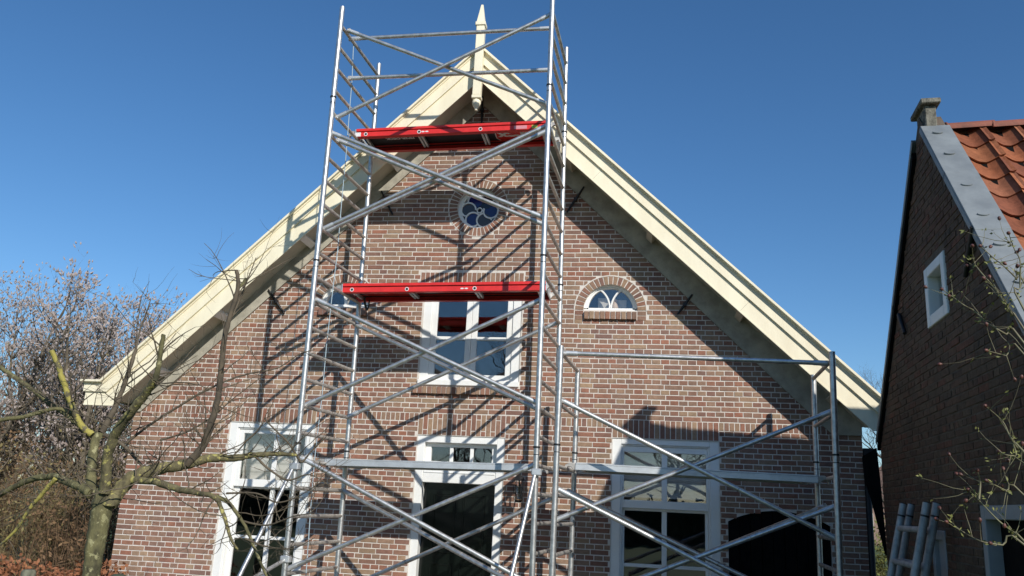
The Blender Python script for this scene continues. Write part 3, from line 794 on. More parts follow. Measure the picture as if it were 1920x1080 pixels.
# tarred board leaning in the gap between the buildings
wp = [at(u, v, -.14) for u, v in ((1617, 856), (1643, 840), (1650, 900), (1663, 1040), (1661, 1042), (1632, 930), (1622, 905))]
lb = MB().prism([(p.x, p.z) for p in wp], -.16, -.12)
tag(lb.build('leaning_board', M['tar']), 'black tapered board hanging between the house corner and the barn', 'board')

# ------------------------------------------------------------------ scaffold towers
PRAD = .0305
def zl(n): return 7.195-.2888*n
def zr(n): return 7.285-.291*n
def lerp(a, b, t): return Vector(a).lerp(Vector(b), t)
def post_at(z, x0, x7, y): return Vector((x0+(x7-x0)*z/7.0, y, z))
FY, BY = -1.85, -.60
tower = thing('scaffold_tower', 'tall aluminium scaffold tower with two red decks in front of the gable', 'scaffold', loc=(-1.35, -1.2, 0))
ti = Matrix.Translation((1.35, 1.2, 0))
def tp(o): o.parent = tower; o.matrix_parent_inverse = ti; return o
posts = {'LF': (-2.649, -2.689, FY, 7.44), 'LB': (-2.518, -2.594, BY, 7.37), 'RF': (-.086, -.107, FY, 7.52), 'RB': (.012, -.041, BY, 7.52)}
def make_post(pf, x0, x7, y, ztop, rings, holes_from=None):
    b = MB(); b.tube([post_at(.12, x0, x7, y), post_at(ztop, x0, x7, y)], PRAD, 14)
    o = pf(b.build('post', M['alu']))
    inv = o.matrix_parent_inverse
    for z_ in rings:                       # plastic collar and spigot joint
        p = post_at(z_, x0, x7, y); q = post_at(z_+.018, x0, x7, y)
        MB().tube([p, q], PRAD+.006, 14).build('collar', M['black'], o)
        p = post_at(z_-.07, x0, x7, y); q = post_at(z_-.062, x0, x7, y); MB().tube([p, q], PRAD+.0012, 14).build('joint', M['black'], o)
    # adjustable foot with base plate
    b = MB(); b.tube([post_at(.03, x0, x7, y), post_at(.125, x0, x7, y)], .018, 10); p = post_at(.025, x0, x7, y); b.box(p.x-.075, p.x+.075, p.y-.075, p.y+.075, .02, .03)
    b.build('foot', M['alu_old'], o)
    return o
for k_, (x0, x7, y, zt) in posts.items():
    f = zl if k_[0] == 'L' else zr
    make_post(tp, x0, x7, y, zt, [f(3.37), f(10.37), f(17.42)])
def rungs(pf, A, B, f, ns):
    for n in ns:
        z_ = f(n)
        if z_ < .15: continue
        pf(MB().tube([post_at(z_, *A[:3]), post_at(z_, *B[:3])], .0215, 10).build('rung', M['alu_old']))
rungs(tp, posts['LF'], posts['LB'], zl, range(25)); rungs(tp, posts['RF'], posts['RB'], zr, range(25))
def brace(pf, a, b, name='brace', rad=.0245):
    """tube with a narrower sleeve and a clamp hook at each end"""
    a, b = Vector(a), Vector(b); d = (b-a).normalized()
    o = pf(MB().tube([a+d*.06, b-d*.06], rad, 12).build(name, M['alu']))
    for p, q in ((a, d), (b, -d)):
        MB().tube([p-q*.02, p+q*.13], rad+.003, 12).build('end_sleeve', M['alu_flat'], o)
        mb_ = MB(); mb_.obox(p, Vector((.02, 0, 0)), Vector((0, .026, 0)), Vector((0, 0, .026))); mb_.build('hook', M['alu_old'], o, .008)
    for t in (.33, .66): 
        p = a.lerp(b, t); MB().tube([p-d*.006, p+d*.006], rad+.0012, 12).build('dimple', M['alu_old'], o)
    return o
L2 = lambda a, ya, b, yb=None: (at(*a, ya), at(*b, ya if yb is None else yb))
for a, ya, b, yb, nm in (
    ((657, 73), -1.42, (1032, 53), None, 'guard_rail'), ((656, 147), -1.50, (1030, 131), None, 'guard_rail'),
    ((655, 58), -1.70, (1026, 195), None, 'brace'), ((632, 220), -1.76, (1033, 27), None, 'brace'),
    ((622, 249), -1.80, (1017, 407), None, 'brace'), ((634, 263), -1.62, (1019, 421), None, 'brace'),
    ((606, 429), -1.75, (1026, 235), None, 'brace'), ((611, 434), -1.57, (1024, 246), None, 'brace'),
    ((594, 562), -1.80, (1008, 756), None, 'brace'), ((666, 608), -.66, (1009, 767), -1.70, 'brace'),
    ((572, 760), -1.75, (1012, 563), None, 'brace'), ((654, 781), -.68, (1046, 604), None, 'brace'),
    ((567, 859), -1.80, (1000, 1098), None, 'brace'), ((645, 920), -.66, (1000, 1113), -1.70, 'brace'),
    ((536, 1068), -1.75, (1003, 871), None, 'brace'), ((626, 1112), -.68, (1036, 934), None, 'brace')):
    p, q = L2(a, ya, b, yb); brace(tp, p, q, nm)
# stabilisers clamped to the front posts
def stabiliser(pf, a, ya, b, yb, lowz):
    p, q = at(*a, ya), at(*b, yb); d = (q-p).normalized(); t = (p.z-.04)/-d.z; e = p+d*t
    o = pf(MB().tube([p, e], .021, 12).build('stabiliser', M['alu']))
    MB().tube([e+Vector((0, 0, .02)), e-Vector((0, 0, .02))], [.03, .06], 12).build('rubber_foot', M['black'], o)
    mb_ = MB(); mb_.obox(p+Vector((.015, .015, .02)), Vector((.05, 0, 0)), Vector((0, .045, 0)), Vector((0, 0, .035))); mb_.build('clamp', M['alu_flat'], o, .01)
    z_ = lowz; x = p.x; lp = Vector((p.x+.02, FY, z_)); tq = p+d*((p.z-z_+.25)/-d.z)
    MB().tube([lp, tq], .02, 10).build('stabiliser_arm', M['alu'], o)
    mb_ = MB(); mb_.obox(lp, Vector((.05, 0, 0)), Vector((0, .045, 0)), Vector((0, 0, .035))); mb_.build('clamp', M['alu_flat'], o, .01)
stabiliser(tp, (549, 878), -1.88, (450, 1078), -2.55, .99)
stabiliser(tp, (1003, 889), -1.89, (959, 1078), -2.35, .80)

# lower tower at the right
tower2 = thing('scaffold_tower', 'low aluminium scaffold bay with one guard rail in front of the right window', 'scaffold', loc=(1.5, -1.2, 0))
t2i = Matrix.Translation((-1.5, 1.2, 0))
def tp2(o): o.parent = tower2; o.matrix_parent_inverse = t2i; return o
p2 = {'LF': (.100, .150, FY, 3.285), 'LB': (.193, .250, -.58, 3.245), 'RF': (2.815, 2.90, FY, 3.28), 'RB': (2.898, 2.948, -.58, 3.245)}
for k_, (x0, x7, y, zt) in p2.items(): make_post(tp2, x0, x7, y, zt, [2.25])
z2 = [3.22, 2.68, 2.05, 1.757, 1.463, 1.17, .88, .59, .30]
for s_ in 'LR': rungs(tp2, p2[s_+'F'], p2[s_+'B'], lambda n: z2[n]-(0.02 if s_ == 'R' and n < 2 else 0), range(len(z2)))
for a, ya, b, yb, nm in (((1060, 662), -1.66, (1550, 681), None, 'guard_rail'), ((1056, 752), -1.76, (1568, 1010), None, 'brace'), ((1044, 974), -1.70, (1562, 770), None, 'brace'),
    ((1046, 917), -1.80, (1480, 1141), None, 'brace'), ((1066, 921), -.66, (1500, 1132), None, 'brace'), ((1100, 1121), -1.74, (1567, 949), None, 'brace'), ((1180, 1095), -.66, (1546, 949), None, 'brace')):
    p, q = L2(a, ya, b, yb); brace(tp2, p, q, nm)

# ------------------------------------------------------------------ platforms
def text_mesh(name, body, size, material, parent, mtx):
    cu = bpy.data.curves.new(name, 'FONT'); cu.body = body; cu.size = size; cu.extrude = .0005; cu.align_x = 'CENTER'; cu.align_y = 'CENTER'; cu.offset = .004*size/.1
    tmp = bpy.data.objects.new(name+'_tmp', cu); col.objects.link(tmp)
    dg = bpy.context.evaluated_depsgraph_get(); me = bpy.data.meshes.new_from_object(tmp.evaluated_get(dg)); bpy.data.objects.remove(tmp)
    me.materials.clear(); me.materials.append(material)
    ob = bpy.data.objects.new(name, me); col.objects.link(ob); ob.parent = parent; ob.matrix_basis = mtx; return ob
M['sticker'] = mat('white_print', (.72,.70,.70), .5); M['pink'] = mat('pink_label', (.62,.25,.28), .5); M['lime'] = mat('green_label', (.45,.50,.08), .5)
def red_deck(label, xa, xb, za, zb, flip, stickers):
    d = thing('scaffold_deck', label, 'scaffold deck', 'red scaffold decks', loc=(xa, -.87, za))
    ang = math.atan2(zb-za, xb-xa); L_ = math.hypot(xb-xa, zb-za); d.rotation_euler = (0, -ang, 0)
    y0, y1 = -.265, .255              # front beam at world y -1.135
    H_ = .112
    def beam(yc, s_, nm):
        b = MB(); b.box(0, L_, yc-.0, yc+s_*.028, 0, .064); o_ = b.build(nm, M['red'], d, .004)
        boxes('top_flange', [(0, L_, min(yc-s_*.001, yc+s_*.05), max(yc-s_*.001, yc+s_*.05), .076, H_)], M['red'], o_, .004)
        boxes('groove', [(0, L_, min(yc+s_*.018, yc+s_*.028), max(yc+s_*.018, yc+s_*.028), .0642, .0758)], M['black'], o_)
        boxes('bottom_flange', [(0, L_, min(yc+s_*.0285, yc+s_*.07), max(yc+s_*.0285, yc+s_*.07), .0, .006)], M['red'], o_)
        return o_
    fb = beam(y0, 1, 'front_beam'); beam(y1, -1, 'rear_beam')
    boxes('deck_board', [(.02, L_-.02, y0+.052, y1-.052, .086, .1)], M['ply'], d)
    for x in (.10, .79, .83, 1.60, 1.64, L_-.1): boxes('crossbar', [(x-.014, x+.014, y0+.0715, y1-.0715, .02, .062)], M['alu_flat'], d, .004)
    for x, s_ in ((0, -1), (L_, 1)):
        boxes('end_plate', [(min(x, x+s_*.012), max(x, x+s_*.012), y0+.004, y1-.004, .004, .108)], M['alu_flat'], d)
        for yc in (y0+.04, y1-.04):
            mb_ = MB(); pts = [(x+s_*.012, .02), (x+s_*.012, .095), (x+s_*.075, .095), (x+s_*.11, .05), (x+s_*.095, .015), (x+s_*.075, .03), (x+s_*.07, .06), (x+s_*.04, .05)]
            mb_.prism(pts, yc-.018, yc+.018); mb_.build('hook', M['alu_old'], d, .003)
    for x in (.12, .80, 1.62) if not flip else (.13, .82, 1.60):
        b = MB(); ring(b, x, .034, .016, .024, y0-.0025, y0+.001, 20); b.build('hole_ring', M['sticker'], fb)
        b = MB(); b.prism(disc_pts(x, .034, .0155, 16), y0-.0018, y0+.001); b.build('hole', M['black'], fb)
    for x in stickers['oval']:
        for q in (0, .05): MB().prism([(x+q+.022*math.cos(a), .034+.009*math.sin(a)) for a in np.linspace(0, 2*math.pi, 13)[:-1]], y0-.0018, y0+.0005).build('print', M['sticker'], fb)
    for (x, w_, m_) in stickers['label']: boxes('print', [(x, x+w_, y0-.0018, y0+.0005, .012, .056)], M[m_], fb)
    # printed name on the red panel under the deck, at one end
    xc = stickers['name']
    hw, hd = .31, .15
    yc = .05
    def plate(hw, hd, z_, nm, m_):
        out = [(-hw, -hd*.55), (-hw*.86, -hd), (hw*.86, -hd), (hw, -hd*.55), (hw, hd*.55), (hw*.86, hd), (-hw*.86, hd), (-hw, hd*.55)]
        mb_ = MB(); mb_.add([(xc+a, yc+b_, z_) for a, b_ in out]+[(xc+a, yc+b_, z_+.001) for a, b_ in out], [tuple(range(8)), tuple(range(15, 7, -1))]+[(i, (i+1) % 8, (i+1) % 8+8, i+8) for i in range(8)])
        return mb_.build(nm, m_, d)
    plate(hw+.014, hd+.012, .0845, 'name_border', M['sticker']); plate(hw, hd, .0832, 'name_panel', M['red'])
    sg = -1 if flip else 1
    mx_ = Matrix((Vector((sg, 0, 0)), Vector((0, -sg, 0)), Vector((0, 0, -1)))).transposed().to_4x4(); mx_.translation = Vector((xc, yc, .0826))
    text_mesh('name_print', 'altrex', .24, M['sticker'], d, mx_)
    mx2 = mx_.copy(); mx2.translation = Vector((stickers['deck'], yc-.04, .0852)); text_mesh('deck_print', 'FIBER-DECK', .07, M['sticker'], d, mx2)
    return d
dU = red_deck('upper red scaffold deck, just below the gable peak', -2.625, -.165, 6.045, 6.115, True, {'oval': [.87], 'label': [(2.02, .16, 'pink'), (2.24, .07, 'lime')], 'name': 2.06, 'deck': .50})
dL = red_deck('lower red scaffold deck, in front of the casement window', -2.60, -.14, 4.018, 4.07, False, {'oval': [1.47], 'label': [], 'name': .44, 'deck': 2.05})
boxes('warning_label', [(-.01, .065, -.268, -.2655, .006, .06)], M['sticker'], dU)
# black safety latch hanging at the left end of the lower deck
b = MB(); b.tube([(.16, .10, .03), (.165, .13, -.06), (.19, .14, -.13)], [.018, .014, .018], 6); b.tube([(.22, .12, .0), (.21, .135, -.09), (.19, .14, -.13)], .01, 5); b.build('latch', M['black'], dL)
# bare aluminium decks low on both towers
def alu_deck(label, xa, xb, za, zb, ya, yb):
    d = thing('scaffold_deck', label, 'scaffold deck', 'aluminium scaffold decks', loc=(xa, (ya+yb)/2, za))
    ang = math.atan2(zb-za, xb-xa); L_ = math.hypot(xb-xa, zb-za); d.rotation_euler = (0, -ang, 0); h = (yb-ya)/2
    for s_, nm in ((-1, 'front_beam'), (1, 'rear_beam')):
        b = MB(); b.box(0, L_, s_*h, s_*(h-.03), 0, .062); o_ = b.build(nm, M['alu_flat'], d, .004)
        boxes('top_flange', [(0, L_, min(s_*h, s_*(h-.045)), max(s_*h, s_*(h-.045)), .0625, .078)], M['alu_flat'], o_, .003)
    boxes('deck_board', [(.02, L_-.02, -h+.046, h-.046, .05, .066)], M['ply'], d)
    for x in (.08, .8, 1.6, L_-.08): boxes('crossbar', [(x-.015, x+.015, -h+.0305, h-.0305, .006, .0495)], M['alu_old'], d)
    for x, s_ in ((0, -1), (L_, 1)):
        for yc in (-h+.04, h-.04):
            mb_ = MB(); pts = [(x, .0), (x, .075), (x+s_*.06, .078), (x+s_*.11, .05), (x+s_*.12, .0), (x+s_*.10, -.01), (x+s_*.085, .03), (x+s_*.05, .035), (x+s_*.02, .0)]
            mb_.prism(pts, yc-.03, yc+.03); mb_.build('hook', M['alu_old'], d, .004)
alu_deck('grey aluminium deck across the front door and left window, low on the tall tower', -2.60, -.20, 1.975, 2.01, -1.16, -.64)
alu_deck('grey aluminium deck across the right window, on the low scaffold bay', .27, 2.78, 2.035, 2.005, -1.32, -.72)
# rope hanging down inside the left end frame
rp_pts = [(663, 78), (660, 150), (655, 212), (648, 300), (640, 385), (633, 470), (622, 560), (612, 650), (604, 740), (590, 860), (582, 960), (574, 1075)]
pr = [at(u, v, -1.42+.0*i) for i, (u, v) in enumerate(rp_pts)]; pr.append(pr[-1]+Vector((0, 0, -.9)))
M['rope'] = mat('pale_blue_rope', (.36,.45,.50), .8)
tag(MB().tube(pr, .0055, 6).build('rope', M['rope']), 'thin pale blue rope hanging down beside the left ladder frame', 'rope')

# ------------------------------------------------------------------ ladders leaning on the barn
def ladder(label, t1, t2, off, hidden):
    tilt = R(13); up_ = (bz*math.cos(tilt)+be*math.sin(tilt)); n_ = up_.cross(bw).normalized()
    Pt = BM.translation+be*(-.06-off)+Vector((0, 0, 1.85)); 
    a, b_ = on_plane(*t1, Pt, n_), on_plane(*t2, Pt, n_)
    b_ = b_ + up_*((a-b_).dot(up_))
    ld = thing('ladder', label, 'ladder', 'ladders leaning on the barn', loc=(a+(b_-a)/2-up_*(a.z/up_.z)))
    inv = ld.matrix_basis.inverted()
    w_ = (b_-a); 
    for p in (a, b_):
        e = p-up_*((p.z-.02)/up_.z); c = (p+e)/2-ld.location; hl = (p-e).length/2
        MB().tube([e-ld.location, p-ld.location], .031, 12).build('stile', M['alu_dull'], ld)
        MB().tube([p-ld.location-up_*.11, p-ld.location-up_*.095], .0315, 12).build('joint', M['black'], ld)
        MB().tube([p-ld.location-up_*.0, p-ld.location+up_*.006], .031, 12).build('end_cap', M['black'], ld)
    k = 0; q = .21
    while (a-up_*q).z > .2:
        MB().tube([a-ld.location-up_*q, b_-ld.location-up_*q], .024, 10).build('rung', M['alu_dull'], ld); q += .28
ladder('front aluminium ladder leaning on the barn wall, nearer its left edge', (1694, 945), (1739, 937), .09, 0)
ladder('rear aluminium ladder leaning on the barn wall behind the other', (1709, 946), (1758, 937), .0, 0)

# ------------------------------------------------------------------ vegetation helpers
def smooth_path(pts, rad, n=5):
    """Catmull-Rom resample of points with radii"""
    P = [Vector(p) for p in pts]; out = []; rr = []
    for i in range(len(P)-1):
        a, b, c, d = P[max(i-1, 0)], P[i], P[i+1], P[min(i+2, len(P)-1)]
        for k in range(n):
            t = k/n; t2, t3 = t*t, t*t*t
            out.append(.5*((2*b)+(c-a)*t+(2*a-5*b+4*c-d)*t2+(3*b-a-3*c+d)*t3)); rr.append(rad[i]+(rad[i+1]-rad[i])*t)
    out.append(P[-1]); rr.append(rad[-1]); return out, rr
def rvec(rg): 
    while True:
        v = Vector((rg.uniform(-1, 1), rg.uniform(-1, 1), rg.uniform(-1, 1)))
        if .05 < v.length < 1: return v.normalized()
def twig(mb, rg, p, d, L_, r_, lvl, tips=None, sides=4, curl=.25, upw=.12, split=(2, 4)):
    """knobbly twig that forks"""
    n = max(3, int(L_/.07)) if L_ < .6 else 7; pts = [p.copy()]; q = p.copy(); dd = d.normalized()
    for i in range(n):
        dd = (dd+rvec(rg)*curl+Vector((0, 0, upw))).normalized(); q = q+dd*(L_/n); pts.append(q.copy())
    rad = [r_*(1-.72*i/n) for i in range(n+1)]
    mb.tube(pts, rad, sides, cap=False)
    if tips is not None: tips.append((pts[-1], dd))
    if lvl > 0:
        for _ in range(rg.randint(*split)):
            i = rg.randint(max(1, n//4), n); sd = (dd*.7+rvec(rg)*.9).normalized()
            twig(mb, rg, pts[i], sd, L_*rg.uniform(.35, .7), max(rad[i]*.65, .0016), lvl-1, tips, sides, curl, upw, split)

# ------------------------------------------------------------------ bare fruit tree, left foreground
ft = thing('fruit_tree', 'bare old fruit tree with yellow lichen in front of the left wall', 'tree', loc=(-3.1, -4.7, 0))
fi = Matrix.Translation((3.1, 4.7, 0))
def fp(o): o.parent = ft; o.matrix_parent_inverse = fi; return o
def limb(px, ys, ws, name='limb', material=None, sides=12, rough=.06):
    pts = [at(u, v, y-1.1) for (u, v), y in zip(px, ys)]
    rad = []
    for p, w_ in zip(pts, ws): rad.append(w_/2*((p-CAM).dot(fw))/FPX)
    P, Rr = smooth_path(pts, rad, 6)
    rg = random.Random(int(px[0][0]*7+px[-1][1]))
    P = [p+rvec(rg)*r_*.14 for p, r_ in zip(P, Rr)]; Rr = [r_*rg.uniform(1-rough, 1+rough*1.4) for r_ in Rr]
    fp(MB().tube(P, Rr, sides).build(name, material or M['bark'])); return P, Rr
def ysp(a, b, n): return [a+(b-a)*i/(n-1) for i in range(n)]
T0 = at(170, 1085, -4.7)
tb = [Vector((T0.x-.02, -4.7, -.05)), Vector((T0.x, -4.7, .35)), T0, at(176, 1040, -4.7), at(185, 985, -4.7), at(193, 945, -4.7), at(196, 915, -4.7)]
P, Rr = smooth_path(tb, [.12, .075, .06, .064, .07, .075, .055], 6); rg = random.Random(5); Rr = [r_*rg.uniform(.95, 1.06) for r_ in Rr]
fp(MB().tube(P, Rr, 18).build('trunk', M['bark']))
limbs = []
def LB_(px, ya, yb, w0, w1, **k):
    n = len(px); limbs.append(limb(px, ysp(ya, yb, n), [w0+(w1-w0)*i/(n-1) for i in range(n)], **k))
LB_([(205, 945), (222, 922), (247, 897), (293, 880), (330, 874), (360, 868), (400, 858), (440, 859), (480, 853), (520, 851), (556, 853)], -3.62, -3.1, 30, 6, material=M['bark_m'])
LB_([(250, 899), (287, 903), (333, 917), (363, 923), (403, 933), (420, 967), (433, 1010), (446, 1030)], -3.6, -3.9, 15, 4, material=M['bark_m'])
LB_([(405, 930), (425, 940), (440, 957), (460, 987), (478, 1030), (500, 1080), (520, 1110)], -3.75, -3.6, 8, 4)
LB_([(350, 870), (372, 848), (384, 828), (397, 790), (407, 753), (413, 713), (420, 640), (433, 587), (446, 540), (444, 507)], -3.4, -3.2, 15, 7, material=M['bark_d'])
LB_([(446, 540), (455, 532), (462, 522)], -3.2, -3.15, 7, 5)
LB_([(433, 600), (450, 560), (468, 515), (480, 483)], -3.15, -3.0, 3.5, 1.5, material=M['twig'])
LB_([(197, 925), (200, 867), (212, 822), (232, 790), (252, 765), (275, 735), (290, 712)], -3.65, -4.0, 20, 14, material=M['bark_m'])
LB_([(290, 715), (297, 687), (302, 655), (307, 627)], -4.0, -4.05, 11, 8)
LB_([(172, 925), (171, 890), (173, 860), (177, 830), (188, 813)], -3.5, -3.35, 20, 15)
LB_([(180, 815), (167, 812), (133, 783), (95, 757), (57, 728), (10, 695), (-30, 670)], -3.35, -3.1, 13, 7)
LB_([(172, 815), (150, 795), (135, 760), (122, 725), (110, 690), (97, 657)], -3.4, -3.7, 12, 9, material=M['bark_l'])
LB_([(190, 812), (205, 785), (220, 755), (233, 720), (245, 685), (255, 655)], -3.35, -3.2, 12, 6, material=M['twig'])
LB_([(255, 655), (262, 620), (275, 585), (283, 560)], -3.2, -3.1, 4, 1.5, material=M['twig'])
LB_([(195, 815), (225, 830), (255, 860), (275, 885), (285, 900)], -3.35, -3.2, 8, 3, material=M['twig'])
LB_([(168, 925), (150, 912), (122, 902), (100, 893), (50, 902), (0, 927), (-30, 940)], -3.55, -3.2, 17, 8)
LB_([(105, 897), (80, 925), (55, 955), (27, 997), (-10, 1030)], -3.45, -3.3, 9, 4, material=M['bark_l'])
LB_([(165, 810), (117, 767), (50, 780), (0, 787), (-40, 792)], -3.4, -3.6, 7, 9)
LB_([(240, 828), (290, 790), (330, 765), (380, 735), (430, 712), (470, 700), (520, 690), (560, 665), (590, 655)], -3.3, -3.0, 5, 1.6, material=M['twig'])
LB_([(300, 825), (350, 810), (400, 780), (440, 745), (500, 700)], -3.3, -3.2, 4, 1.5, material=M['twig'])
LB_([(556, 853), (566, 866), (585, 845), (612, 818)], -3.1, -3.0, 5, 2, material=M['twig'])
LB_([(556, 853), (540, 830), (520, 810), (500, 790), (496, 782)], -3.1, -3.2, 4, 2, material=M['twig'])
LB_([(480, 857), (505, 880), (540, 900), (580, 890), (620, 912)], -3.2, -3.3, 5, 1.5, material=M['twig'])
LB_([(425, 925), (480, 925), (520, 942), (560, 930), (600, 905)], -3.7, -3.8, 4, 1.2, material=M['twig'])
LB_([(446, 975), (500, 985), (550, 968), (590, 962)], -3.65, -3.9, 4, 1.2, material=M['twig'])
LB_([(460, 1010), (500, 1025), (550, 1028), (590, 1008)], -3.7, -3.8, 4, 1.2, material=M['twig'])
# short spurs and twigs all over the limbs
rg = random.Random(21)
for (P, Rr) in limbs:
    tw = MB(); n = len(P); cnt = max(4, int(sum((P[i+1]-P[i]).length for i in range(n-1))*13))
    for _ in range(cnt):
        i = rg.randint(1, n-1); t = (P[i]-P[i-1]).normalized(); d = (t*.5+rvec(rg)+Vector((0, -.0, .35))).normalized(); d.y *= .7
        twig(tw, rg, P[i], d, rg.uniform(.08, .65)*(1 if Rr[i] > .008 else .75), min(max(Rr[i]*.4, .003), .0068), 1 if rg.random() < .5 else 2, None, 4, .24, .06, (1, 3))
    tag(fp(tw.build('twigs', M['twig'], fix=False)), kind='stuff')

# ------------------------------------------------------------------ magnolia behind the house at the left
def leafdiamonds(mb, pts, L_, W_, rg, droop=0.0):
    for (p, d) in pts:
        d = (d+rvec(rg)*.35+Vector((0, 0, -droop))).normalized(); s = d.orthogonal().normalized(); s.rotate(Matrix.Rotation(rg.uniform(0, 6.28), 3, d)); l_ = L_*rg.uniform(.7, 1.3); w_ = W_*rg.uniform(.7, 1.2)
        mb.add([p, p+d*l_*.45+s*w_, p+d*l_, p+d*l_*.45-s*w_], [(0, 1, 2, 3)])
def buds(mb, pts, L_, W_, rg):
    for (p, d) in pts:
        d = (d+rvec(rg)*.3+Vector((0, 0, .4))).normalized(); s = d.orthogonal().normalized(); t = d.cross(s); l_ = L_*rg.uniform(.7, 1.35); w_ = W_*rg.uniform(.75, 1.25); c = p+d*l_*.4
        mb.add([p, c+s*w_, c+t*w_, c-s*w_, c-t*w_, p+d*l_], [(0,1,2), (0,2,3), (0,3,4), (0,4,1), (5,2,1), (5,3,2), (5,4,3), (5,1,4)], False)
M['bud'] = mat('silky_magnolia_bud', (.52,.45,.42), .75, col2=(.28,.215,.18), scale=11)
M['magbark'] = mat('magnolia_bark', (.15,.125,.09), .9, var=.35, scale=4)
def magnolia(label, base, stems, height, spread, seed):
    t = thing('magnolia_tree', label, 'tree', loc=base); rg = random.Random(seed)
    tr_ = MB(); tw = MB(); tips = []
    for i in range(stems):
        a = 2*math.pi*i/stems+rg.uniform(-.3, .3); d = Vector((math.cos(a)*spread, math.sin(a)*spread, 1)).normalized(); q = Vector((math.cos(a)*.12, math.sin(a)*.12, 0)); pts = [q.copy()]; L_ = height*rg.uniform(.75, 1.0)
        for k in range(12): d = (d+rvec(rg)*.16+Vector((0, 0, .06))).normalized(); q = q+d*L_/12; pts.append(q.copy())
        rad = [.085*(1-.85*k/12) for k in range(13)]; tr_.tube(pts, rad, 7)
        for k in range(3, 13):
            for _ in range(4 if k > 5 else 3):
                a2 = rg.uniform(0, 6.28); dd = Vector((math.cos(a2), math.sin(a2), rg.uniform(.2, .9))).normalized()
                twig(tw, rg, pts[k], dd, rg.uniform(.7, 1.35)*height/6.2*(1.15-.04*k), rad[k]*.55+.004, 3, tips, 3, .2, .16, (2, 4))
    tr_.build('trunk', M['magbark'], t); tag(tw.build('branches', M['magbark'], t, fix=False), kind='stuff')
    pts = []
    for (p, d) in tips:
        if rg.random() < .5: pts.append((p, d))
        for q in range(1 if rg.random() < .12 else 0): pts.append((p-d*rg.uniform(.05, .2)+rvec(rg)*.03, (d+rvec(rg)).normalized()))
    bm_ = MB(); buds(bm_, pts, .09, .018, rg); tag(bm_.build('buds', M['bud'], t, fix=False), kind='stuff')
    return len(pts)
magnolia('magnolia tree with silvery buds behind the house, nearest its eave', (-9.35, 4.6, 0), 6, 5.2, .42, 4)
magnolia('magnolia tree with silvery buds at the left edge of the picture', (-12.3, 5.6, 0), 7, 6.7, .36, 9)

# ------------------------------------------------------------------ thicket, hedge, posts at the lower left
M['st1'] = mat('olive_stems', (.27,.215,.09), .85, col2=(.15,.11,.05), scale=1.5); M['st2'] = mat('brown_stems', (.23,.15,.08), .85, col2=(.12,.07,.04), scale=1.5)
M['lf1'] = mat('dry_olive_leaf', (.24,.20,.08), .9, col2=(.15,.11,.05), scale=2); M['lf2'] = mat('dry_brown_leaf', (.23,.14,.07), .9, col2=(.13,.075,.04), scale=2)
M['dead'] = mat('dead_beech_leaf', (.36,.15,.065), .8, col2=(.20,.075,.035), scale=4)
def thicket(label, base, n, hgt, wid, seed, stm, lfm, lean=.12, leaves=2.0):
    t = thing('shrub', label, 'shrub', loc=base); rg = random.Random(seed); tw = MB(); tips = []
    for i in range(n):
        p = Vector((rg.gauss(0, wid*.5), rg.gauss(0, wid*.3), 0)); d = Vector((rg.gauss(0, lean), rg.gauss(0, lean), 1)).normalized()
        twig(tw, rg, p, d, hgt*rg.uniform(.6, 1.1), rg.uniform(.006, .014), 2, tips, 3, .10, .05, (3, 5))
    tag(tw.build('stems', stm, t, fix=False), kind='stuff')
    lf = MB(); pts = []
    for (p, d) in tips:
        for _ in range(int(leaves)+(1 if rg.random() < leaves % 1 else 0)): pts.append((p-d*rg.uniform(0, .25)+rvec(rg)*.07, rvec(rg)))
    leafdiamonds(lf, pts, .075, .018, rg); tag(lf.build('leaves', lfm, t, fix=False), kind='stuff')
for i, (x, y, n_, h_, a, b_, lab) in enumerate((
    (-7.2, 1.6, 60, 1.5, 'st2', 'lf2', 'rusty brown thicket of stems against the left house corner'), (-8.3, 2.3, 60, 1.6, 'st1', 'lf1', 'olive thicket of stems left of the fruit tree trunk'),
    (-9.6, 3.0, 60, 1.9, 'st2', 'lf2', 'brown thicket of stems under the magnolia'), (-6.9, 3.6, 50, 2.6, 'st1', 'lf1', 'tall olive shrub behind the house corner under the left eave'),
    (-11.0, 2.6, 55, 2.0, 'st1', 'lf1', 'olive thicket at the left edge of the picture'), (-8.7, 6.0, 60, 2.8, 'st2', 'lf2', 'tall brown shrub far behind the fruit tree'), (-10.9, 6.2, 60, 3.0, 'st1', 'lf1', 'tall olive shrub beneath the left magnolia'))):
    thicket(lab, (x, y, 0), n_, h_, 1.1, 30+i, M[a], M[b_], leaves=1.1)
# clipped beech hedge holding last year's leaves
hd = thing('beech_hedge', 'low copper-brown beech hedge at the foot of the fruit tree', 'hedge', loc=(-6.6, -1.25, 0)); rg = random.Random(77)
tw = MB(); 
for i in range(260):
    p = Vector((rg.uniform(-2.6, 1.62), rg.uniform(-.25, .25), 0)); twig(tw, rg, p, Vector((rg.gauss(0, .15), rg.gauss(0, .15), 1)), rg.uniform(.5, .78), .006, 1, None, 3, .15, .05, (2, 4))
tag(tw.build('stems', M['st2'], hd, fix=False), kind='stuff')
lf = MB(); pts = []
for i in range(9000):
    x = rg.uniform(-2.7, 1.72); y = rg.uniform(-.34, .34); zz = rg.uniform(.05, .70+.05*math.sin(x*5)+rg.uniform(-.05, .07)); pts.append((Vector((x, y, zz)), rvec(rg)))
leafdiamonds(lf, pts, .062, .022, rg); tag(lf.build('leaves', M['dead'], hd, fix=False), kind='stuff')
M['oldwood'] = mat('weathered_wood', (.20,.20,.14), .9, col2=(.11,.11,.075), scale=8, bump=.5, stretch=(3, 3, .5))
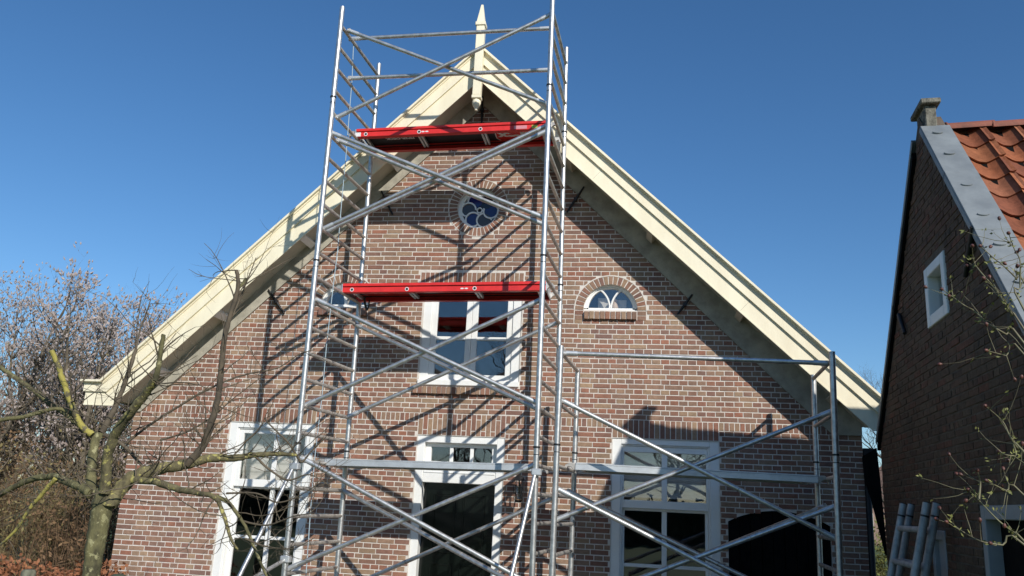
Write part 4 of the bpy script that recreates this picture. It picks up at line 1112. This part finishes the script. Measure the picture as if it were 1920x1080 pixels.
p = at(55, 1068, -1.75); b = MB(); b.tube([(p.x, p.y, 0), (p.x, p.y, p.z-.02), (p.x, p.y, p.z)], [.075, .075, .06], 10); tag(b.build('post', M['oldwood']), 'weathered greenish wooden post in front of the hedge', 'post')
p = at(222, 1082, -1.7); b = MB(); b.tube([(p.x, p.y, 0), (p.x, p.y, p.z), (p.x, p.y, p.z+.03)], [.10, .10, .05], 12); tag(b.build('post', mat('dark_green_post', (.05,.065,.04), .8)), 'dark round post in front of the hedge near the house corner', 'post')
# white rail fence far left
fe = thing('rail_fence', 'white rail fence glimpsed through the thicket at the left edge', 'fence', loc=(-13.5, 4.2, 0))
for zz in (.55, .95): boxes('rail', [(-4, 2.2, -.02, .02, zz, zz+.14)], M['white'], fe, .004)
for x in (-3.8, -1.8, .2, 2.1): boxes('post', [(x-.05, x+.05, .0205, .12, 0, 1.2)], M['white'], fe, .004)

# ------------------------------------------------------------------ rose bush at the right edge
rb = thing('rose_bush', 'rose bush with red-brown hips reaching in from the right edge', 'shrub', loc=(3.25, -6.55, 0))
ri = Matrix.Translation((-3.25, 6.55, 0))
def rp(o): o.parent = rb; o.matrix_parent_inverse = ri; return o
M['cane'] = mat('rose_cane', (.20,.19,.10), .6, col2=(.12,.10,.06), scale=6); M['hip'] = mat('dry_rose_hip', (.10,.035,.025), .5, var=.4, scale=12); M['newleaf'] = mat('spring_leaf', (.22,.22,.06), .7, col2=(.13,.14,.04), scale=8)
canes = [([(1925, 650), (1887, 627), (1853, 607), (1827, 583), (1807, 572), (1787, 557), (1767, 543)], -6.35), ([(1925, 625), (1900, 593), (1883, 567), (1867, 543), (1850, 523), (1827, 493), (1823, 463)], -6.45), ([(1930, 545), (1907, 523), (1880, 497), (1867, 487), (1840, 463)], -6.3),
    ([(1925, 590), (1913, 540), (1913, 490), (1903, 470), (1892, 440)], -6.5), ([(1930, 676), (1887, 667), (1853, 658)], -6.4), ([(1930, 862), (1910, 843), (1893, 817), (1880, 790), (1850, 763)], -6.35), ([(1930, 858), (1905, 855), (1887, 853), (1874, 847)], -6.45),
    ([(1930, 1025), (1907, 1003), (1873, 977), (1840, 943), (1817, 920)], -6.3), ([(1930, 1029), (1880, 1022), (1840, 1015), (1807, 998), (1777, 980)], -6.5), ([(1930, 938), (1887, 920), (1853, 903)], -6.4), ([(1835, 938), (1838, 905), (1833, 885)], -6.3)]
rg = random.Random(55); tipsr = []; leafp = []
for px, y in canes:
    pts = [at(u, v, y+.04*i*(1 if i % 2 else -1)*.3) for i, (u, v) in enumerate(px)]; n = len(pts)
    if px[0][0] > 1915: pts = [Vector((3.25, -6.55, .02)), Vector((3.2, -6.5, pts[0].z*.55))] + pts
    P, Rr = smooth_path(pts, [.0062*(1-.72*i/(len(pts)-1)) for i in range(len(pts))], 4)
    rp(MB().tube(P, Rr, 6).build('cane', M['cane'])); tipsr.append((P[-1], (P[-1]-P[-2]).normalized()))
    tw = MB()
    for _ in range(len(P)//3):
        i = rg.randint(9, len(P)-1) if len(P) > 12 else rg.randint(1, len(P)-1); d = ((P[i]-P[i-1]).normalized()*.7+rvec(rg)*.8).normalized(); tt = []
        twig(tw, rg, P[i], d, rg.uniform(.05, .22), .0022, 0, tt, 4, .2, .08); 
        (tipsr if rg.random() < .45 else leafp).extend(tt)
        leafp.append((P[i]+rvec(rg)*.012, rvec(rg)))
    if tw.v: tag(rp(tw.build('twigs', M['cane'], fix=False)), kind='stuff')
for (p, d) in tipsr:
    rp(MB().tube([p, p+d*.008, p+d*.016, p+d*.022], [.003, .0085, .0085, .003], 8).build('rose_hip', M['hip']))
lf = MB(); lp2 = []
for (p, d) in leafp:
    for _ in range(3): lp2.append((p+rvec(rg)*.01, (d+rvec(rg)).normalized()))
leafdiamonds(lf, lp2, .021, .005, rg); tag(rp(lf.build('leaves', M['newleaf'], fix=False)), kind='stuff')

# ------------------------------------------------------------------ things farther off
def bare_tree(name, label, base, h, seed, group, dens=3, material=None):
    t = thing(name, label, 'tree', group, loc=base); rg = random.Random(seed); tr_ = MB(); tw = MB(); q = Vector((0, 0, 0)); d = Vector((0, 0, 1)); pts = [q.copy()]
    for k in range(8): d = (d+rvec(rg)*.08+Vector((0, 0, .1))).normalized(); q = q+d*h/8; pts.append(q.copy())
    rad = [h*.022*(1-.85*k/8) for k in range(9)]; tr_.tube(pts, rad, 7)
    for k in range(2, 9):
        for _ in range(5):
            a = rg.uniform(0, 6.28); twig(tw, rg, pts[k], Vector((math.cos(a), math.sin(a), rg.uniform(.2, .9))).normalized(), h*rg.uniform(.25, .42)*(1.2-.08*k), rad[k]*.5+h*.001, dens, None, 3, .2, .14, (3, 4))
    tr_.build('trunk', material or M['twig_far'], t); tag(tw.build('crown', material or M['twig_far'], t, fix=False), kind='stuff'); return t
def copy_tree(src, label, loc, sc, rz):
    c = src.copy(); col.objects.link(c); c['label'] = label; c.location = loc; c.scale = (sc,)*3; c.rotation_euler = (0, 0, rz)
    for ch in list(src.children):
        k = ch.copy(); col.objects.link(k); k.parent = c
    return c
tA = bare_tree('bare_tree', 'bare grey tree far left behind the magnolias', (-22, 24, 0), 8, 61, 'far bare trees')
for i, (x, y, s_, lab) in enumerate(((-29, 30, 1.0, 'bare grey tree at the far left beyond the fence'), (-17.5, 27, .9, 'bare grey tree behind the left eave end'), (-14.5, 22, .8, 'bare grey tree just left of the house corner, far off'), (-25, 19, .8, 'bare grey tree left of the fruit tree fork, far off'), (10.2, 22, .75, 'bare grey tree seen through the gap beside the barn'))):
    copy_tree(tA, lab, (x, y, 0), s_, i*1.3)
for i, (x, y, s_) in enumerate(((-16, -34, 1.2), (-7, -38, 1.3), (3, -36, 1.15), (13, -35, 1.25), (-26, -36, 1.3), (24, -38, 1.3))):
    copy_tree(tA, ['bare tree mirrored in the left window', 'bare tree mirrored in the door fanlight', 'bare tree mirrored in the casement window', 'bare tree mirrored in the right window', 'bare tree standing behind the camera at the left', 'bare tree standing behind the camera at the right'][i], (x, y, 0), s_, i*.9+.4)
# far houses
M['farwall'] = mat('far_house_wall', (.30,.20,.16), .9, var=.15); M['farroof'] = mat('far_roof', (.16,.10,.085), .85, var=.2)
def far_house(label, x, y, wd, dp, h, rh, rz):
    t = thing('far_house', label, 'house', loc=(x, y, 0)); t.rotation_euler = (0, 0, rz)
    boxes('wall', [(-wd/2, wd/2, -dp/2, dp/2, 0, h)], M['farwall'], t)
    MB().prism([(-wd/2-.3, h), (wd/2+.3, h), (0, h+rh)], -dp/2-.2, dp/2+.2).build('roof', M['farroof'], t)
    for xx in (-wd/4, wd/4):
        f = boxes('window', frame_boxes(xx-.6, xx+.6, 1.0, 2.2, .1, .1, .1, .1, -dp/2-.06, -dp/2-.005), M['white'], t); boxes('pane', [(xx-.5, xx+.5, -dp/2-.04, -dp/2-.01, 1.1, 2.1)], M['dark_glass'], f)
far_house('low brick house with a brown roof far behind the fruit tree', -24, 38, 9, 8, 2.8, 3.6, .2)
far_house('small brick house seen through the gap beside the barn', 19.6, 58, 7, 7, 2.7, 3.2, -.2)
M['st3'] = mat('yellow_green_stems', (.19,.18,.045), .85, col2=(.12,.10,.03), scale=1.5); M['lf3'] = mat('yellow_green_leaf', (.17,.19,.05), .9, col2=(.11,.12,.03), scale=2)
thicket('yellow-green shrub seen through the gap beside the barn', (6.0, 8.5, 0), 45, 1.2, .8, 91, M['st3'], M['lf3'], .14, 2.5)

M['yew'] = mat('dark_evergreen', (.03,.045,.018), .9, col2=(.015,.022,.01), scale=3)
def reflection_hedge(label, x0, x1, y, h, seed):  # unseen hedge, added so the panes mirror something dark at the horizon
    t = thing('reflection_hedge', label, 'hedge', loc=((x0+x1)/2, y, 0)); rg = random.Random(seed); lf = MB(); hw = (x1-x0)/2
    core = MB(); core.box(-hw, hw, -.45, .45, 0, h-.35); core.build('core', M['yew'], t)
    pts = []
    for i in range(int(hw*2*h*60)): pts.append((Vector((rg.uniform(-hw, hw), .45+rg.uniform(-.1, .25), rg.uniform(0, h+rg.uniform(-.4, .25)))), rvec(rg)))
    leafdiamonds(lf, pts, .30, .09, rg); tag(lf.build('leaves', M['yew'], t, fix=False), kind='stuff')
reflection_hedge('unseen dark evergreen hedge added behind the camera to darken the window reflections', -34, 34, -33, 2.3, 5)
